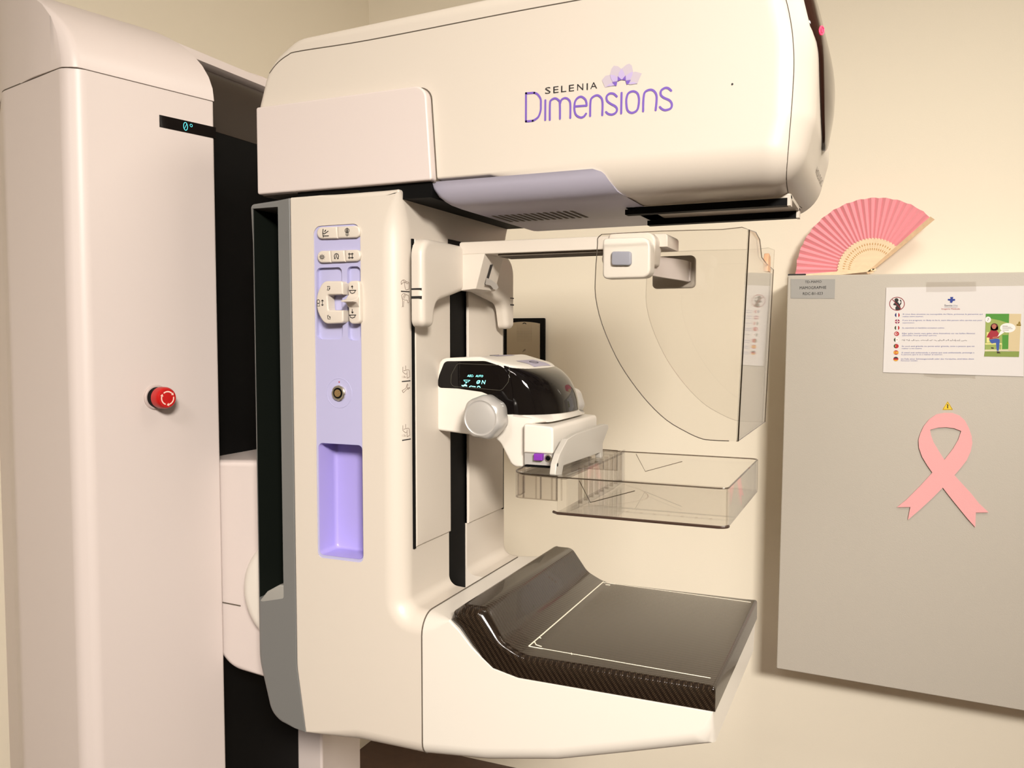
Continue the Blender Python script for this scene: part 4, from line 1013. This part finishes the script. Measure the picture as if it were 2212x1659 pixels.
for k, q_ in enumerate(([(803, 62), (1512, 55), (1520, 195), (800, 205)], [(765, 1375), (1500, 1392), (1510, 1455), (1400, 1430), (960, 1440), (770, 1412)])):
    y = YP - .0012; MB().poly([Tn(*p) for p in q_], PY(y if k == 0 else CY_ - .0006)).build('tape', TAPE, nt_, smooth=0)
# warning sticker
YS = CY_ - .0006; Tw = trc(5.184, 1880, 840, YS)
ws_ = tag(MB().prism(fillet([(*Tw(866, 136), .001), (*Tw(928, 236), .001), (*Tw(804, 236), .001)], 3), 'y', YS, YS + .0004).build('warning_sticker', YEL, smooth=0), 'tiny yellow triangular electrical warning sticker above the pink ribbon', 'sticker')
m = MB(); y = YS - .0003
m.strip([Tw(866, 147), Tw(919, 230), Tw(813, 230)], .0011, PY(y), closed=True); m.strip([Tw(862, 172), Tw(870, 192), Tw(864, 196), Tw(868, 218)], .0022, PY(y), caps=False)
m.build('sticker_symbol', INK, ws_, smooth=0)
# pink ribbon
YR_ = CY_ - .005; Tr = trc(5.184, 1880, 840, YR_)
out_ = [(695, 938), (640, 860), (580, 760), (545, 660), (540, 570), (560, 500), (600, 415), (660, 340), (740, 285), (830, 268), (920, 270), (1000, 300), (1060, 355), (1105, 440), (1135, 530), (1143, 610), (1125, 700), (1080, 800), (1010, 890), (943, 968),
        (1040, 1075), (1120, 1160), (1220, 1285), (1325, 1384), (1182, 1386), (1176, 1550), (1090, 1455), (960, 1295), (880, 1195), (812, 1107), (700, 1220), (560, 1350), (420, 1468), (448, 1324), (298, 1326), (400, 1245), (560, 1085)]
hol_ = [(670, 458), (760, 434), (850, 430), (940, 442), (1018, 472), (985, 570), (930, 665), (830, 795), (770, 700), (710, 600), (680, 520)]
tag(MB().plate([Tr(*p) for p in out_], [[Tr(*p) for p in hol_]], 'y', YR_, YR_ + .0012).build('awareness_ribbon', PNK, smooth=0), 'pink felt awareness ribbon cut-out stuck on the cabinet door', 'ribbon')

# ================================================================== folding fan leaning on the wall on top of the cabinet
YFN = 2.40; PV = onY(YFN, 1882, 584)
fan = thing('folding_fan', 'open pink folding fan with bamboo ribs standing on top of the wall cabinet', 'fan', (PV.x, YFN, PV.z - .01))
nF = 26; A_0, A_1 = radians(183), radians(42.5); Ri, Ro = .079, .186
m = MB(); vs = []; nA = nF * 2
for k in range(nA + 1):
    a = A_0 + (A_1 - A_0) * k / nA; dy = .0042 if k % 2 else -.0042
    ro = Ro * (1 if k % 2 else .992) * (1.0 + .006 * sin(k * 1.7)); ri = Ri * (1 if k % 2 else 1.02)
    vs += [(PV.x + ri * cos(a), YFN + dy * .45, PV.z + ri * sin(a)), (PV.x + ro * cos(a), YFN + dy, PV.z + ro * sin(a))]
fs = [(2 * k, 2 * k + 1, 2 * k + 3, 2 * k + 2) for k in range(nA)]
m.add(vs, fs); lf = m.build('fan_leaf', PNF, fan, smooth=0); sd = lf.modifiers.new('s', 'SOLIDIFY'); sd.thickness = .0006
rib0 = None
for k in range(nF):
    a = A_0 + (A_1 - A_0) * (k + .5) / nF; ca, sa = cos(a), sin(a); y = YFN - .004 - .00012 * k
    P = lambda u, v, yy=0: (PV.x + u * ca - v * sa, y + yy, PV.z + u * sa + v * ca)
    prof = [(-.008, .0022), (.004, .0028), (.05, .0038), (.074, .0043), (.079, .0036), (.0825, .002)]
    pl = [(u, v) for u, v in prof] + [(u, -v) for u, v in reversed(prof)]
    m = MB(); m.rings([[P(u, v) for u, v in pl], [P(u, v, .0005) for u, v in pl]]); r_ = m.build('fan_rib', BAM, fan, smooth=0)
    m = MB()
    for u in (.054, .067): m.poly([P(u + .0035 * cos(t), .0014 * sin(t), -.0001) for t in [2 * pi * i / 8 for i in range(8)]], lambda *p: p)
    m.poly([P(.0605 + .0008 * cos(t), .0008 * sin(t), -.0001) for t in [2 * pi * i / 6 for i in range(6)]], lambda *p: p)
    m.build('rib_cutwork', BRS if False else mat('cutwork_brown_%d' % k, 'c79a66', .8) if k == 0 else CUTW, r_, smooth=0)
    if k == 0: CUTW = MATS['cutwork_brown_0']
for a, nm in ((A_1 - radians(.5), 'guard stick at the raised end'), (A_0 + radians(1), 'guard stick resting on the cabinet')):
    ca, sa = cos(a), sin(a); P = lambda u, v, yy=0: (PV.x + u * ca - v * sa, YFN - .0085 + yy, PV.z + u * sa + v * ca)
    pl = [(-.012, -.003), (-.012, .003), (.02, .0035), (.08, .005), (.186, .0065), (.188, -.006), (.08, -.005), (.02, -.0035)]
    m = MB(); m.rings([[P(u, v) for u, v in pl], [P(u, v, .003) for u, v in pl]]); lab(m.build('guard_stick', BAMD if a < 1 else BAM, fan, smooth=0), nm)
m = MB(); m.lathe((PV.x, YFN - .009, PV.z), (0, -1, 0), [(0, .0032), (.001, .003), (.0016, .001)]); m.build('rivet', BRS, fan)

# ================================================================== intercom plate on the back wall
YI = 2.468; Ti = trc(12.76, 1090, 670, YI)
ic = thing('intercom_panel', 'metal intercom plate with speaker holes in a black frame on the back wall', 'intercom', (-1.03, 2.48, -.16))
q0, q1 = Ti(1095, 215), Ti(60, 215); zb3 = q0[1] - .19
m = MB(); m.rprism(fillet([(q1[0] - .03, zb3, .004), (q0[0], zb3, .004), (q0[0], q0[1], .004), (q1[0] - .03, q0[1], .004)], 4), 'y', YI, 2.48, .001); m.build('black_frame', BK, ic)
YJ = YI - .003; Tj = trc(12.76, 1090, 670, YJ)
l0 = Tj(60, 350)[0]; r0_, rt = Tj(970, 370); top = Tj(600, 318)[1]
arcp = [(l0 + (r0_ - l0) * k / 10, rt + (top - rt) * (1 - ((k - 5) / 5) ** 2)) for k in range(11)]
m = MB(); m.rprism([(l0, zb3 + .012)] + [(r0_, zb3 + .012)] + list(reversed(arcp)), 'y', YJ, YI, .0006); pl_ = m.build('face_plate', ICP, ic, smooth=20)
m = MB()
for i in range(11):
    for j in range(11):
        r_ = (.55 + .45 * (1 - abs(j - 5) / 6)) * 8
        m.poly([Tj(x, y) for x, y in circ(350 + i * 39, 420 + j * 43, r_, 8)], PY(YJ - .0003))
m.poly([Tj(x, y) for x, y in [(485, 385), (510, 350), (545, 340), (585, 350), (608, 390), (580, 385), (555, 365), (525, 375)]], PY(YJ - .0003))
m.build('speaker_holes', INK, pl_, smooth=0)
m = MB()
for l in ([(500, 1155), (530, 1110), (545, 1085), (575, 1080)], [(520, 1120), (560, 1115), (572, 1085)], [(372, 1265), (398, 1265)], [(530, 1265), (550, 1270)], [(515, 1310), (540, 1300), (565, 1330)]): m.strip([Tj(*p) for p in l], .0012, PY(YJ - .0003), caps=False)
m.poly([Tj(x, y) for x, y in circ(690, 1270, 12, 10)], PY(YJ - .0003)); m.strip([Tj(700, 1305), Tj(700, 1400)], .0022, PY(YJ - .0003), caps=False)
m.build('plate_symbols', INK, pl_, smooth=0)
for q in ((925, 430), (915, 1280), (165, 1250)):
    c = Tj(*q); m = MB(); m.lathe((c[0], YJ, c[1]), (0, -1, 0), [(0, .0024), (.0008, .0022), (.0012, .0008)], 14); m.build('plate_screw', ICP, ic)
